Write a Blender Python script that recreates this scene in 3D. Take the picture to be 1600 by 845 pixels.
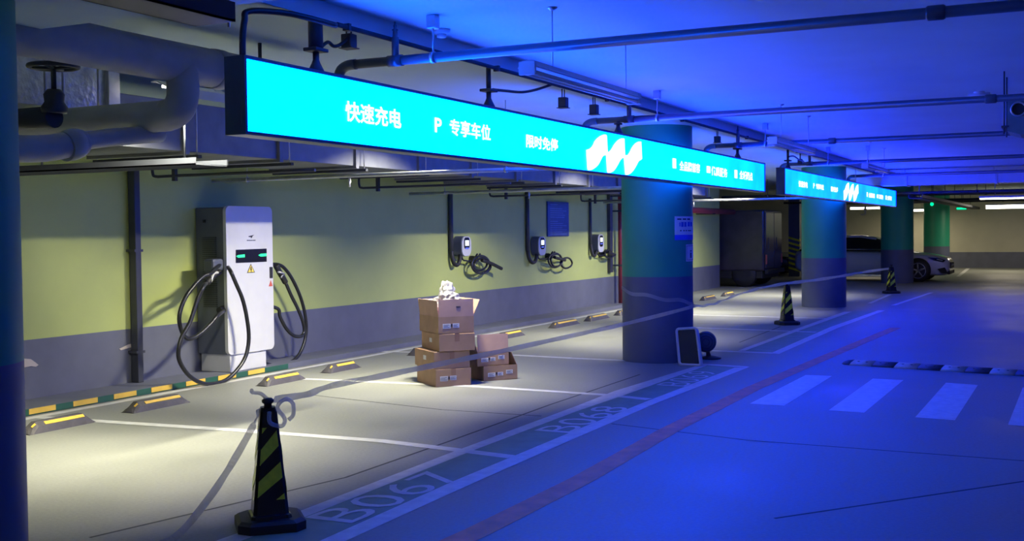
import bpy, bmesh, math, random
from mathutils import Vector, Matrix
random.seed(7)
scene = bpy.context.scene
for o in list(bpy.data.objects):
    bpy.data.objects.remove(o)
COL = scene.collection

# ------------------------------------------------------------------ camera
cam_data = bpy.data.cameras.new('camera')
cam_data.sensor_width = 36.0
cam_data.lens = 1782.93 / 1600 * 36.0
cam_data.clip_start = 0.05
cam = bpy.data.objects.new('camera', cam_data)
COL.objects.link(cam)
cam.matrix_world = Matrix(((0.439231, 0.034430, -0.897714, 0), (-0.898311, 0.005013, -0.439331, 0), (-0.010626, 0.999395, 0.033131, 1.5), (0, 0, 0, 1)))
scene.camera = cam

# ------------------------------------------------------------------ world, exposure
world = bpy.data.worlds.new('world')
scene.world = world
world.use_nodes = True
bg = world.node_tree.nodes['Background']
bg.inputs[0].default_value = (0.3, 0.33, 0.36, 1)
bg.inputs[1].default_value = 0.5
vs = scene.view_settings
vs.view_transform = 'Standard'
vs.look = 'None'
vs.gamma = 1.0
vs.use_curve_mapping = False
vs.exposure = 0.0
scene.cycles.use_denoising = True
scene.cycles.max_bounces = 6
scene.cycles.sample_clamp_indirect = 4.0

SIGN_BLUE = 33.0      # how strongly the light boxes shine
STALL_LAMP_W = 108.0   # hooded battens over the stalls
FAR_LAMP_W = 26.0     # lit tubes at the far end

# ------------------------------------------------------------------ materials
def nt(name):
    m = bpy.data.materials.new(name)
    m.use_nodes = True
    return m, m.node_tree.nodes, m.node_tree.links, m.node_tree.nodes['Principled BSDF']

def mat(name, col, rough=0.6, metal=0.0, var=0.12, scale=6.0, bump=0.0, bscale=60.0, coat=0.0, spec=0.5):
    m, n, l, b = nt(name)
    tc = n.new('ShaderNodeTexCoord')
    no = n.new('ShaderNodeTexNoise')
    no.inputs['Scale'].default_value = scale
    no.inputs['Detail'].default_value = 6
    l.new(tc.outputs['Object'], no.inputs['Vector'])
    r = n.new('ShaderNodeValToRGB')
    r.color_ramp.elements[0].position = 0.3
    r.color_ramp.elements[1].position = 0.7
    r.color_ramp.elements[0].color = tuple(c * (1 - var) for c in col) + (1,)
    r.color_ramp.elements[1].color = tuple(min(1, c * (1 + var)) for c in col) + (1,)
    l.new(no.outputs['Fac'], r.inputs['Fac'])
    l.new(r.outputs['Color'], b.inputs['Base Color'])
    b.inputs['Roughness'].default_value = rough
    b.inputs['Metallic'].default_value = metal
    b.inputs['Specular IOR Level'].default_value = spec
    if coat:
        b.inputs['Coat Weight'].default_value = coat
    if bump:
        n2 = n.new('ShaderNodeTexNoise')
        n2.inputs['Scale'].default_value = bscale
        l.new(tc.outputs['Object'], n2.inputs['Vector'])
        bp = n.new('ShaderNodeBump')
        bp.inputs['Strength'].default_value = bump
        bp.inputs['Distance'].default_value = 0.01
        l.new(n2.outputs['Fac'], bp.inputs['Height'])
        l.new(bp.outputs['Normal'], b.inputs['Normal'])
    return m

def emit(name, col, strength):
    m, n, l, b = nt(name)
    b.inputs['Base Color'].default_value = (0.05, 0.05, 0.05, 1)
    b.inputs['Emission Color'].default_value = tuple(col) + (1,)
    b.inputs['Emission Strength'].default_value = strength
    return m

def floor_material():
    m, n, l, b = nt('sealed_concrete')
    tc = n.new('ShaderNodeTexCoord')
    big = n.new('ShaderNodeTexNoise'); big.inputs['Scale'].default_value = 0.7; big.inputs['Detail'].default_value = 8
    fine = n.new('ShaderNodeTexNoise'); fine.inputs['Scale'].default_value = 45; fine.inputs['Detail'].default_value = 6
    l.new(tc.outputs['Object'], big.inputs['Vector']); l.new(tc.outputs['Object'], fine.inputs['Vector'])
    mx = n.new('ShaderNodeMix'); mx.inputs[0].default_value = 0.35
    l.new(big.outputs['Fac'], mx.inputs[2]); l.new(fine.outputs['Fac'], mx.inputs[3])
    r = n.new('ShaderNodeValToRGB')
    r.color_ramp.elements[0].position = 0.3; r.color_ramp.elements[0].color = (0.185, 0.195, 0.18, 1)
    r.color_ramp.elements[1].position = 0.7; r.color_ramp.elements[1].color = (0.30, 0.31, 0.285, 1)
    l.new(mx.outputs[0], r.inputs['Fac']); l.new(r.outputs['Color'], b.inputs['Base Color'])
    rr = n.new('ShaderNodeMapRange')
    rr.inputs[1].default_value = 0.3; rr.inputs[2].default_value = 0.7
    rr.inputs[3].default_value = 0.38; rr.inputs[4].default_value = 0.62
    l.new(big.outputs['Fac'], rr.inputs[0]); l.new(rr.outputs[0], b.inputs['Roughness'])
    bp = n.new('ShaderNodeBump'); bp.inputs['Strength'].default_value = 0.12; bp.inputs['Distance'].default_value = 0.01
    l.new(fine.outputs['Fac'], bp.inputs['Height']); l.new(bp.outputs['Normal'], b.inputs['Normal'])
    return m

def sign_material(name, g_near, g_far, length, blue):
    # acrylic front of a light box; its LED modules are uneven and fade along the box
    m, n, l, b = nt(name)
    tc = n.new('ShaderNodeTexCoord')
    no = n.new('ShaderNodeTexNoise'); no.inputs['Scale'].default_value = 1.5; no.inputs['Detail'].default_value = 2
    l.new(tc.outputs['Object'], no.inputs['Vector'])
    sx = n.new('ShaderNodeSeparateXYZ'); l.new(tc.outputs['Object'], sx.inputs[0])
    mr = n.new('ShaderNodeMapRange')
    mr.inputs[1].default_value = 0; mr.inputs[2].default_value = length
    mr.inputs[3].default_value = g_near; mr.inputs[4].default_value = g_far
    l.new(sx.outputs[0], mr.inputs[0])
    mu = n.new('ShaderNodeMapRange'); mu.inputs[1].default_value = 0.3; mu.inputs[2].default_value = 0.7
    mu.inputs[3].default_value = 0.75; mu.inputs[4].default_value = 1.25
    l.new(no.outputs['Fac'], mu.inputs[0])
    mm = n.new('ShaderNodeMath'); mm.operation = 'MULTIPLY'
    l.new(mr.outputs[0], mm.inputs[0]); l.new(mu.outputs[0], mm.inputs[1])
    cb = n.new('ShaderNodeCombineXYZ'); cb.inputs[2].default_value = 1.0
    l.new(mm.outputs[0], cb.inputs[1])
    b.inputs['Base Color'].default_value = (0.02, 0.05, 0.08, 1)
    l.new(cb.outputs[0], b.inputs['Emission Color'])
    b.inputs['Emission Strength'].default_value = blue
    return m

M = {}
M['floor'] = floor_material()
M['paint_white'] = mat('white_floor_paint', (0.62, 0.63, 0.62), 0.5, var=0.12, scale=12)
M['paint_green'] = mat('green_floor_paint', (0.2, 0.3, 0.22), 0.55, var=0.14, scale=5)
M['paint_orange'] = mat('worn_orange_floor_paint', (0.7, 0.22, 0.1), 0.6, var=0.2, scale=7)
M['joint'] = mat('dark_joint_sealant', (0.06, 0.065, 0.07), 0.8)
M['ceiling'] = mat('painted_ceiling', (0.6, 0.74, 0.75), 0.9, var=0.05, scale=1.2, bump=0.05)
M['wall_yellow'] = mat('yellow_green_wall_paint', (0.45, 0.52, 0.17), 0.7, var=0.06, scale=1.5, bump=0.04)
M['wall_grey'] = mat('dark_grey_wall_base_paint', (0.13, 0.14, 0.19), 0.6, var=0.1, scale=3, bump=0.04)
M['wall_cream'] = mat('cream_wall_paint', (0.55, 0.53, 0.4), 0.75, var=0.06, scale=1.5)
M['col_green'] = mat('green_column_paint', (0.025, 0.32, 0.2), 0.45, var=0.06, scale=2)
M['col_grey'] = mat('slate_column_base_paint', (0.1, 0.12, 0.2), 0.5, var=0.08, scale=3)
M['plaster_patch'] = mat('bare_plaster', (0.5, 0.45, 0.4), 0.9)
M['strip_green'] = mat('dark_green_strip', (0.02, 0.1, 0.07), 0.5)
M['strip_yellow'] = mat('yellow_strip', (0.75, 0.5, 0.08), 0.5)
M['pipe'] = mat('painted_pipe', (0.085, 0.11, 0.15), 0.33, metal=0.3, var=0.06)
M['galv'] = mat('galvanised_steel', (0.5, 0.52, 0.55), 0.38, metal=0.75, var=0.12, scale=14)
M['duct'] = mat('dull_duct_steel', (0.13, 0.14, 0.16), 0.55, metal=0.1, var=0.15, scale=6)
M['foil'] = mat('crinkled_foil', (0.6, 0.62, 0.65), 0.3, metal=0.9, var=0.15, scale=20, bump=0.6, bscale=28)
M['insulation'] = mat('grey_pipe_wrap', (0.42, 0.43, 0.43), 0.7, var=0.1, scale=5, bump=0.25, bscale=9)
M['dark_metal'] = mat('dark_painted_metal', (0.05, 0.055, 0.075), 0.5, metal=0.2)
M['tray_metal'] = mat('matt_dark_tray_metal', (0.045, 0.05, 0.065), 0.9, spec=0.1)
M['black'] = mat('black_rubber', (0.018, 0.018, 0.02), 0.55)
M['black_gloss'] = mat('black_gloss_plastic', (0.012, 0.012, 0.016), 0.25)
M['cable'] = mat('black_cable_sheath', (0.015, 0.016, 0.02), 0.35)
M['white_metal'] = mat('white_powder_coat', (0.62, 0.63, 0.66), 0.4, var=0.03)
M['grey_metal'] = mat('slate_powder_coat', (0.1, 0.115, 0.16), 0.5, var=0.06)
M['red_pipe'] = mat('red_pipe_paint', (0.22, 0.02, 0.05), 0.4)
M['cardboard'] = mat('brown_cardboard', (0.36, 0.23, 0.15), 0.85, var=0.1, scale=9)
M['cardboard_in'] = mat('inner_cardboard', (0.46, 0.3, 0.24), 0.9, var=0.07, scale=9)
M['packing_tape'] = mat('clear_packing_tape', (0.3, 0.18, 0.12), 0.25, var=0.05)
M['label_paper'] = mat('white_label_paper', (0.75, 0.75, 0.75), 0.7, var=0.04)
M['ink'] = mat('dark_print', (0.03, 0.03, 0.05), 0.7)
M['ink_blue'] = mat('blue_print', (0.05, 0.1, 0.5), 0.7)
M['poster_blue'] = mat('blue_poster_strip', (0.04, 0.1, 0.75), 0.6)
M['plastic_bag'] = mat('white_plastic_wrap', (0.5, 0.5, 0.52), 0.25, var=0.1, scale=20)
M['pink'] = mat('pink_wrapping', (0.6, 0.25, 0.4), 0.5)
M['stop_rubber'] = mat('grey_black_rubber', (0.07, 0.065, 0.075), 0.6, var=0.15, scale=20)
M['stop_yellow'] = mat('yellow_reflector', (0.85, 0.55, 0.08), 0.35)
M['reflect_yellow'] = mat('lime_yellow_reflective_film', (0.92, 0.98, 0.05), 0.3, var=0.2, scale=25)
M['tape'] = mat('greyish_white_barrier_tape', (0.75, 0.75, 0.78), 0.4, var=0.18, scale=7)
_n, _l = M['tape'].node_tree.nodes, M['tape'].node_tree.links
_b = _n['Principled BSDF']; _t = _n.new('ShaderNodeBsdfTranslucent'); _t.inputs['Color'].default_value = (0.8, 0.8, 0.82, 1)
_m = _n.new('ShaderNodeMixShader'); _m.inputs[0].default_value = 0.5
_l.new(_b.outputs[0], _m.inputs[1]); _l.new(_t.outputs[0], _m.inputs[2])
def see_through(m, src, amount):
    n, l = m.node_tree.nodes, m.node_tree.links
    tr = n.new('ShaderNodeBsdfTransparent'); mx = n.new('ShaderNodeMixShader'); mx.inputs[0].default_value = amount
    l.new(src, mx.inputs[1]); l.new(tr.outputs[0], mx.inputs[2]); l.new(mx.outputs[0], n['Material Output'].inputs['Surface'])
see_through(M['tape'], _m.outputs[0], 0.5)
see_through(M['plastic_bag'], M['plastic_bag'].node_tree.nodes['Principled BSDF'].outputs[0], 0.35)
M['bump_yellow'] = mat('worn_yellow_rubber', (0.5, 0.42, 0.3), 0.6, var=0.15, scale=15)
M['car_white'] = mat('white_car_paint', (0.62, 0.61, 0.6), 0.25, var=0.02, coat=0.6)
M['car_dark'] = mat('dark_car_paint', (0.03, 0.035, 0.05), 0.3, var=0.02, coat=0.5)
M['car_glass'] = mat('tinted_car_glass', (0.008, 0.009, 0.012), 0.08, var=0.02)
M['chrome'] = mat('chrome_trim', (0.75, 0.75, 0.76), 0.15, metal=1.0, var=0.02)
M['van'] = mat('brownish_black_van_paint', (0.04, 0.032, 0.045), 0.3, var=0.25, scale=4, coat=0.3)
M['lamp_glass'] = mat('clear_lamp_lens', (0.5, 0.5, 0.52), 0.1, var=0.05)
M['warn_yellow'] = mat('warning_yellow', (0.8, 0.6, 0.1), 0.5)
M['warn_red'] = mat('warning_red', (0.6, 0.12, 0.08), 0.5)
M['board_blue'] = mat('blue_notice_board', (0.03, 0.06, 0.22), 0.35)
M['board_print'] = mat('pale_blue_print', (0.12, 0.18, 0.42), 0.5)
M['box_green'] = mat('grey_green_housing', (0.16, 0.22, 0.22), 0.5)
M['sign_face'] = sign_material('lit_cyan_acrylic', 0.085, 0.022, 10.9, SIGN_BLUE)
M['sign_face_far'] = sign_material('lit_cyan_acrylic_dimmer', 0.02, 0.016, 11.9, SIGN_BLUE)
M['rear_blue_fill'] = emit('blue_fill_emitter', (0.0, 0.07, 1.0), SIGN_BLUE*0.42)  # added emitter that tints the stalls and wall blue
M['sign_print'] = emit('lit_white_lettering', (0.06, 0.06, 1.0), SIGN_BLUE)
M['tube_lit'] = emit('lit_tube', (1.0, 0.9, 0.74), 9.0)
M['tube_off'] = mat('unlit_tube_glass', (0.75, 0.76, 0.78), 0.2, var=0.02)
M['green_led'] = emit('green_led', (0.0, 1.0, 0.35), 1.6)
M['screen_lit'] = emit('lit_screen', (0.75, 0.85, 1.0), 2.2)
M['screen_blue'] = emit('lit_blue_strip', (0.1, 0.15, 1.0), 1.5)

# ------------------------------------------------------------------ mesh helpers
class MB:
    def __init__(s):
        s.bm = bmesh.new()
        s.mi = 0
    def _mark(s, before):
        for f in s.bm.faces:
            if f.index == -1 or f not in before:
                pass
    def face(s, pts):
        vs_ = [s.bm.verts.new(p) for p in pts]
        f = s.bm.faces.new(vs_)
        f.material_index = s.mi
        return f
    def box(s, lo, hi, rot=None, piv=None, bevel=0.0):
        x0, y0, z0 = lo; x1, y1, z1 = hi
        c = [(x0,y0,z0),(x1,y0,z0),(x1,y1,z0),(x0,y1,z0),(x0,y0,z1),(x1,y0,z1),(x1,y1,z1),(x0,y1,z1)]
        v = [s.bm.verts.new(p) for p in c]
        fs = []
        for q in ((3,2,1,0),(4,5,6,7),(0,1,5,4),(1,2,6,5),(2,3,7,6),(3,0,4,7)):
            f = s.bm.faces.new([v[i] for i in q]); f.material_index = s.mi; fs.append(f)
        if rot is not None:
            pv = Vector(piv) if piv is not None else Vector(((x0+x1)/2,(y0+y1)/2,(z0+z1)/2))
            for w in v:
                w.co = rot @ (w.co - pv) + pv
        if bevel:
            es = list({e for f in fs for e in f.edges})
            r = bmesh.ops.bevel(s.bm, geom=es, offset=bevel, segments=2, affect='EDGES', profile=0.5)
            for f in r['faces']:
                f.material_index = s.mi
        return s
    def obox(s, o, u, v, w, bevel=0.0):
        o, u, v, w = Vector(o), Vector(u), Vector(v), Vector(w)
        c = [o, o+u, o+u+v, o+v, o+w, o+u+w, o+u+v+w, o+v+w]
        vv = [s.bm.verts.new(p) for p in c]
        fs = []
        for q in ((3,2,1,0),(4,5,6,7),(0,1,5,4),(1,2,6,5),(2,3,7,6),(3,0,4,7)):
            f = s.bm.faces.new([vv[i] for i in q]); f.material_index = s.mi; fs.append(f)
        bmesh.ops.recalc_face_normals(s.bm, faces=fs)
        if bevel:
            es = list({e for f in fs for e in f.edges})
            r = bmesh.ops.bevel(s.bm, geom=es, offset=bevel, segments=2, affect='EDGES', profile=0.5)
            for f in r['faces']:
                f.material_index = s.mi
        return s
    def loft(s, rings, caps=True, closed=True):
        vr = [[s.bm.verts.new(p) for p in r] for r in rings]
        n = len(vr[0])
        for a, b in zip(vr[:-1], vr[1:]):
            for i in range(n if closed else n-1):
                j = (i+1) % n
                f = s.bm.faces.new((a[i], a[j], b[j], b[i])); f.material_index = s.mi; f.smooth = True
        if caps:
            f = s.bm.faces.new(list(reversed(vr[0]))); f.material_index = s.mi
            f = s.bm.faces.new(vr[-1]); f.material_index = s.mi
        return s
    def tube(s, path, r, seg=10, caps=True):
        P = [Vector(p) for p in path]
        rr = r if isinstance(r, (list, tuple)) else [r]*len(P)
        T = []
        for i in range(len(P)):
            a = P[max(0,i-1)]; b = P[min(len(P)-1,i+1)]
            T.append((b-a).normalized())
        up = Vector((0,0,1)) if abs(T[0].z) < 0.9 else Vector((1,0,0))
        nrm = (up - T[0]*up.dot(T[0])).normalized()
        rings = []
        for i, p in enumerate(P):
            nrm = (nrm - T[i]*nrm.dot(T[i])).normalized()
            bi = T[i].cross(nrm)
            rings.append([p + (nrm*math.cos(2*math.pi*k/seg) + bi*math.sin(2*math.pi*k/seg))*rr[i] for k in range(seg)])
        return s.loft(rings, caps)
    def cyl(s, p0, p1, r, r2=None, seg=16):
        return s.tube([p0, p1], [r, r if r2 is None else r2], seg)
    def lathe(s, prof, c, seg=32, axis=(0,0,1), caps=True):
        c = Vector(c); ax = Vector(axis).normalized()
        u = ax.orthogonal().normalized(); v = ax.cross(u)
        rings = [[c + ax*h + (u*math.cos(2*math.pi*k/seg) + v*math.sin(2*math.pi*k/seg))*max(r,1e-4) for k in range(seg)] for r, h in prof]
        return s.loft(rings, caps)
    def prism(s, pts, d):
        d = Vector(d)
        a = [s.bm.verts.new(p) for p in pts]; b = [s.bm.verts.new(Vector(p)+d) for p in pts]
        n = len(a)
        fs = [s.bm.faces.new(list(reversed(a))), s.bm.faces.new(b)]
        for i in range(n):
            j = (i+1) % n
            fs.append(s.bm.faces.new((a[i], a[j], b[j], b[i])))
        for f in fs: f.material_index = s.mi
        bmesh.ops.recalc_face_normals(s.bm, faces=fs)
        return s
    def ribbon(s, path, dirs, thick=0.0005):
        # a strip: path points and half-width vectors, with a little thickness
        for sgn in (1,):
            rings = []
            for p, d in zip(path, dirs):
                p, d = Vector(p), Vector(d)
                t = d.orthogonal().normalized()*thick
                rings.append([p-d-t, p+d-t, p+d+t, p-d+t])
            s.loft(rings)
        for f in s.bm.faces: f.smooth = False
        return s
    def build(s, name, mats, parent=None, loc=None, label=None, subsurf=0, smooth=None, stuff=False):
        root = parent
        while root is not None and root.parent is not None:
            root = root.parent
        org = Vector(loc) if loc is not None else (Vector(root.location) if root is not None else Vector((0,0,0)))
        for v in s.bm.verts:
            v.co = v.co - org
        bmesh.ops.recalc_face_normals(s.bm, faces=s.bm.faces[:])
        me = bpy.data.meshes.new(name)
        s.bm.to_mesh(me); s.bm.free()
        for m in (mats if isinstance(mats, (list, tuple)) else [mats]):
            me.materials.append(M[m] if isinstance(m, str) else m)
        o = bpy.data.objects.new(name, me)
        COL.objects.link(o)
        if parent is not None:
            o.parent = parent
        else:
            o.location = org
        if label: o['label'] = label
        if subsurf:
            md = o.modifiers.new('smooth', 'SUBSURF'); md.levels = subsurf; md.render_levels = subsurf
        if smooth:
            for p in me.polygons: p.use_smooth = True
        return o

def smooth_path(pts, n=6):
    P = [Vector(p) for p in pts]
    out = []
    for i in range(len(P)-1):
        p0 = P[max(0,i-1)]; p1 = P[i]; p2 = P[i+1]; p3 = P[min(len(P)-1,i+2)]
        for k in range(n):
            t = k/n
            out.append(0.5*((2*p1) + (p2-p0)*t + (2*p0-5*p1+4*p2-p3)*t*t + (3*p1-p0-3*p2+p3)*t**3))
    out.append(P[-1])
    return out

def thing(name, label, cat, loc, group=None):
    o = bpy.data.objects.new(name, None)
    o.empty_display_size = 0.1
    COL.objects.link(o)
    o.location = loc
    tag(o, label, cat, group)
    return o
def tag(o, label=None, cat=None, group=None, kind=None):
    if label: o['label'] = label
    if cat: o['category'] = cat
    if group: o['group'] = group
    if kind: o['kind'] = kind
    return o
def dup(root, loc, label, group=None):
    r = root.copy(); COL.objects.link(r); r.location = loc; r['label'] = label
    if group: r['group'] = group
    for ch in list(root.children):
        c = ch.copy(); COL.objects.link(c); c.parent = r
        for g in list(ch.children):
            d = g.copy(); COL.objects.link(d); d.parent = c
    return r
def text_polys(body, x0, x1, y0, y1, place, name, m, parent, label=None, depth=0.002, bold=0.0):
    # lettering fitted to a rectangle and laid on a surface by place(x, y)
    cu = bpy.data.curves.new(name, 'FONT')
    cu.body = body
    cu.offset = bold
    cu.resolution_u = 3
    to = bpy.data.objects.new(name, cu)
    COL.objects.link(to)
    bpy.context.view_layer.update()
    me = bpy.data.meshes.new_from_object(to.evaluated_get(bpy.context.evaluated_depsgraph_get()))
    bpy.data.objects.remove(to)
    me.name = name
    xs = [v.co.x for v in me.vertices]; ys = [v.co.y for v in me.vertices]
    ax, bx, ay, by = min(xs), max(xs), min(ys), max(ys)
    root = parent
    while root.parent is not None: root = root.parent
    org = Vector(root.location)
    for v in me.vertices:
        v.co = Vector(place(x0 + (v.co.x-ax)/(bx-ax)*(x1-x0), y0 + (v.co.y-ay)/(by-ay)*(y1-y0))) - org
    me.materials.clear(); me.materials.append(M[m])
    o = bpy.data.objects.new(name, me)
    COL.objects.link(o); o.parent = parent
    if label: o['label'] = label
    return o

# ================================================================== THE SHELL
XE = 46.0        # far wall
b = MB()
b.face([(-6,-7,0),(XE,-7,0),(XE,16,0),(-6,16,0)])
floor = tag(b.build('floor', 'floor'), kind='structure')

def strip(name, A, B, m, z=0.002, label=None):
    # paint between two edge lines on the floor
    b = MB()
    for i in range(len(A)-1):
        b.face([(A[i][0],A[i][1],z),(A[i+1][0],A[i+1][1],z),(B[i+1][0],B[i+1][1],z),(B[i][0],B[i][1],z)])
    return b.build(name, m, floor, label=label)
def band(name, pts, w, m, z=0.002, label=None):
    b = MB()
    P = [Vector((p[0],p[1],0)) for p in pts]
    L = []
    for i in range(len(P)):
        t = (P[min(i+1,len(P)-1)]-P[max(0,i-1)]).normalized()
        nn = Vector((-t.y,t.x,0))*w/2
        L.append((P[i]+nn, P[i]-nn))
    for (a,c),(d,e) in zip(L[:-1],L[1:]):
        b.face([(a.x,a.y,z),(d.x,d.y,z),(e.x,e.y,z),(c.x,c.y,z)])
    return b.build(name, m, floor, label=label)

oo = [(3.2,3.19,0)] + [(4.615, 3.178, 0.000), (6.074, 3.212, 0.000), (7.624, 3.227, 0.000), (9.455, 3.235, 0.000), (12.329, 3.150, 0.000)]
oi = [(3.2,3.32,0)] + [(4.563, 3.295, 0.000), (6.017, 3.345, 0.000), (7.929, 3.355, 0.000), (9.593, 3.348, 0.000), (12.209, 3.283, 0.000)]
io = [(3.2,3.66,0)] + [(4.902, 3.647, 0.000), (6.950, 3.695, 0.000), (8.753, 3.702, 0.000), (9.863, 3.665, 0.000), (12.311, 3.620, 0.000)]
ii = [(3.2,3.79,0)] + [(5.039, 3.752, 0.000), (6.738, 3.797, 0.000), (9.022, 3.816, 0.000), (10.020, 3.845, 0.000), (12.342, 3.710, 0.000)]
strip('painted_strip', io, oi, 'paint_green', 0.0015, 'green strip that carries the stall numbers')
strip('painted_line', oo, oi, 'paint_white', 0.002)
strip('painted_line', io, ii, 'paint_white', 0.002)
for ln in ([(6.777, 7.736, 0.000), (6.790, 7.557, 0.000), (6.925, 5.735, 0.000), (6.969, 4.479, 0.000), (6.888, 3.866, 0.000), (6.809, 3.347, 0.000)], [(9.667, 7.777, 0.000), (9.664, 7.273, 0.000), (9.821, 5.245, 0.000), (9.753, 3.830, 0.000), (9.635, 3.369, 0.000)],
           [(12.291, 8.230, 0.000), (12.515, 6.096, 0.000), (12.448, 5.269, 0.000), (12.450, 4.008, 0.000), (12.322, 3.170, 0.000)], [(13.889, 4.224, 0.000), (13.843, 4.013, 0.000), (13.830, 3.183, 0.000)],
           [(17.240, 6.170, 0.000), (17.042, 5.059, 0.000), (16.871, 3.327, 0.000)], [(19.813, 7.089, 0.000), (19.626, 5.825, 0.000), (19.534, 3.693, 0.000)]):
    band('painted_line', ln, 0.11, 'paint_white', 0.0025)
band('painted_line', [(4.5,7.77,0),(21.5,7.72,0)], 0.1, 'paint_white', 0.002)
strip('painted_line', [(13.762, 3.156, 0.000), (17.689, 3.163, 0.000), (21.779, 3.045, 0.000)], [(13.800, 3.266, 0.000), (17.826, 3.302, -0.000), (21.742, 3.164, 0.000)], 'paint_white')
strip('painted_line', [(13.985, 3.629, 0.000), (17.117, 3.610, 0.000), (21.269, 3.553, 0.000)], [(13.955, 3.710, 0.000), (17.081, 3.716, 0.000), (21.229, 3.682, 0.000)], 'paint_white')
strip('painted_strip', [(13.800, 3.266, 0.000), (17.826, 3.302, -0.000), (21.742, 3.164, 0.000)], [(13.985, 3.629, 0.000), (17.117, 3.610, 0.000), (21.269, 3.553, 0.000)], 'paint_green', 0.0015)
strip('painted_line', [(23.295, 3.053, 0.000), (28.177, 2.851, 0.000)], [(23.267, 3.145, 0.000), (28.152, 2.947, 0.000)], 'paint_white')
strip('painted_line', [(23.761, 3.581, 0.000), (27.127, 3.639, 0.000)], [(23.737, 3.665, 0.000), (27.105, 3.720, 0.000)], 'paint_white')
strip('painted_line', [(37.651, 3.048, 0.000), (45.469, 3.327, 0.000)], [(37.630, 3.157, 0.000), (45.453, 3.458, 0.000)], 'paint_white')
band('orange_lane_line', [(3.0,2.78,0)] + [(5.036, 2.666, 0.000), (6.355, 2.650, 0.000), (8.184, 2.706, 0.000), (10.664, 2.697, 0.000), (13.604, 2.572, 0.000), (18.022, 2.362, 0.000)], 0.16, 'paint_orange', 0.002)
for ln in ([(4.143, 4.392, 0.000), (5.829, 4.012, 0.000), (7.134, 4.019, 0.000), (9.029, 4.060, 0.000), (11.289, 4.044, 0.000)], [(8.779, 6.610, 0.000), (8.418, 4.801, 0.000), (8.432, 3.873, 0.000)], [(8.300, 3.214, 0.000), (8.013, 2.054, -0.000), (7.982, 0.260, 0.000)],
           [(17.833, 5.400, -0.000), (17.969, 4.200, 0.000)], [(14.999, 3.969, 0.000), (17.705, 4.029, 0.000)], [(5.882, 1.375, 0.000), (7.335, 0.238, 0.000)]):
    band('floor_joint', ln, 0.022, 'joint', 0.001)
for q in ([(9.724, 2.481, 0.000), (9.710, 2.185, 0.000), (11.871, 2.181, 0.000), (11.853, 2.442, 0.000)], [(9.606, 1.791, 0.000), (9.579, 1.504, 0.000), (11.795, 1.475, 0.000), (11.808, 1.768, 0.000)],
          [(9.501, 1.099, 0.000), (9.470, 0.801, -0.000), (11.681, 0.784, 0.000), (11.745, 1.076, 0.000)], [(9.398, 0.418, 0.000), (9.361, 0.123, -0.000), (11.588, 0.132, 0.000), (11.643, 0.392, 0.000)]):
    b = MB(); b.face([(p[0],p[1],0.002) for p in q]); b.build('crosswalk_bar', 'paint_white', floor)
floor_txt = lambda x, y: (x, y, 0.004)
text_polys('B067', 4.90, 6.18, 3.335, 3.64, floor_txt, 'stall_number', 'paint_white', floor, 'white painted stall number B067', bold=-0.004)
text_polys('B068', 7.78, 9.10, 3.34, 3.64, floor_txt, 'stall_number', 'paint_white', floor, 'white painted stall number B068', bold=-0.004)
text_polys('B069', 10.55, 11.75, 3.32, 3.62, floor_txt, 'stall_number', 'paint_white', floor, 'faded painted stall number B069', bold=-0.012)

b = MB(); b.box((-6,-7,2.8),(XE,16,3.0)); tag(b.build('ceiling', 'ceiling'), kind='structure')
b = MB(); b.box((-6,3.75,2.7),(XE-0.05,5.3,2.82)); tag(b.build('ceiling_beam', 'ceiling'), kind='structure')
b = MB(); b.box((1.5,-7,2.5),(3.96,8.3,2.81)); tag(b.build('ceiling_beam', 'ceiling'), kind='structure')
def wall(name, lo, hi, up, zsplit=0.59):
    b = MB()
    b.mi = 0; b.box((lo[0],lo[1],0),(hi[0],hi[1],zsplit))
    b.mi = 1; b.box((lo[0],lo[1],zsplit),(hi[0],hi[1],2.82))
    return tag(b.build(name, ['wall_grey', up]), kind='structure')
wl = wall('wall_left', (-6,8.35), (29.6,8.6), 'wall_yellow')
b = MB(); pp = [(7.166, 8.345, 0.429), (7.242, 8.345, 0.416), (7.291, 8.345, 0.382), (7.325, 8.345, 0.355), (7.297, 8.345, 0.341), (7.241, 8.345, 0.353), (7.164, 8.345, 0.350)]
b.prism(pp, (0,-0.003,0)); b.build('chipped_patch', 'plaster_patch', wl)
b = MB(); pp = [(8.298, 8.345, 0.406), (8.417, 8.345, 0.438), (8.581, 8.345, 0.449), (8.580, 8.345, 0.430), (8.441, 8.345, 0.404), (8.322, 8.345, 0.391)]
b.prism(pp, (0,-0.003,0)); b.build('chipped_patch', 'plaster_patch', wl)
wall('wall_far', (XE,-7), (XE+0.3,16), 'wall_cream')
wall('wall_right', (-6,-7.3), (XE,-7), 'wall_cream')
wall('wall_deep', (29.6,15.7), (XE,16), 'wall_cream')
# low kerb along the wall with its green and yellow strip
b = MB()
b.mi = 0; b.box((-4,7.88,0),(21.5,8.35,0.06))
b.mi = 1; b.box((4.0,7.872,0.004),(10.35,7.882,0.058))
b.mi = 2
for k in range(8):
    x = 6.80 + 0.475*(k-1)
    b.box((x,7.868,0.012),(x+0.28,7.876,0.058))
tag(b.build('trim_1', ['wall_grey','strip_green','strip_yellow']), kind='structure')
b = MB(); b.box((XE-0.04,8.2,0),(XE+0.01,9.6,2.0)); tag(b.build('door_1', 'grey_metal'), kind='structure')
b = MB(); b.box((XE-0.05,8.75,0.7),(XE-0.035,8.83,1.95)); b.build('door_trim', 'white_metal', bpy.data.objects['door_1'])

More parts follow.
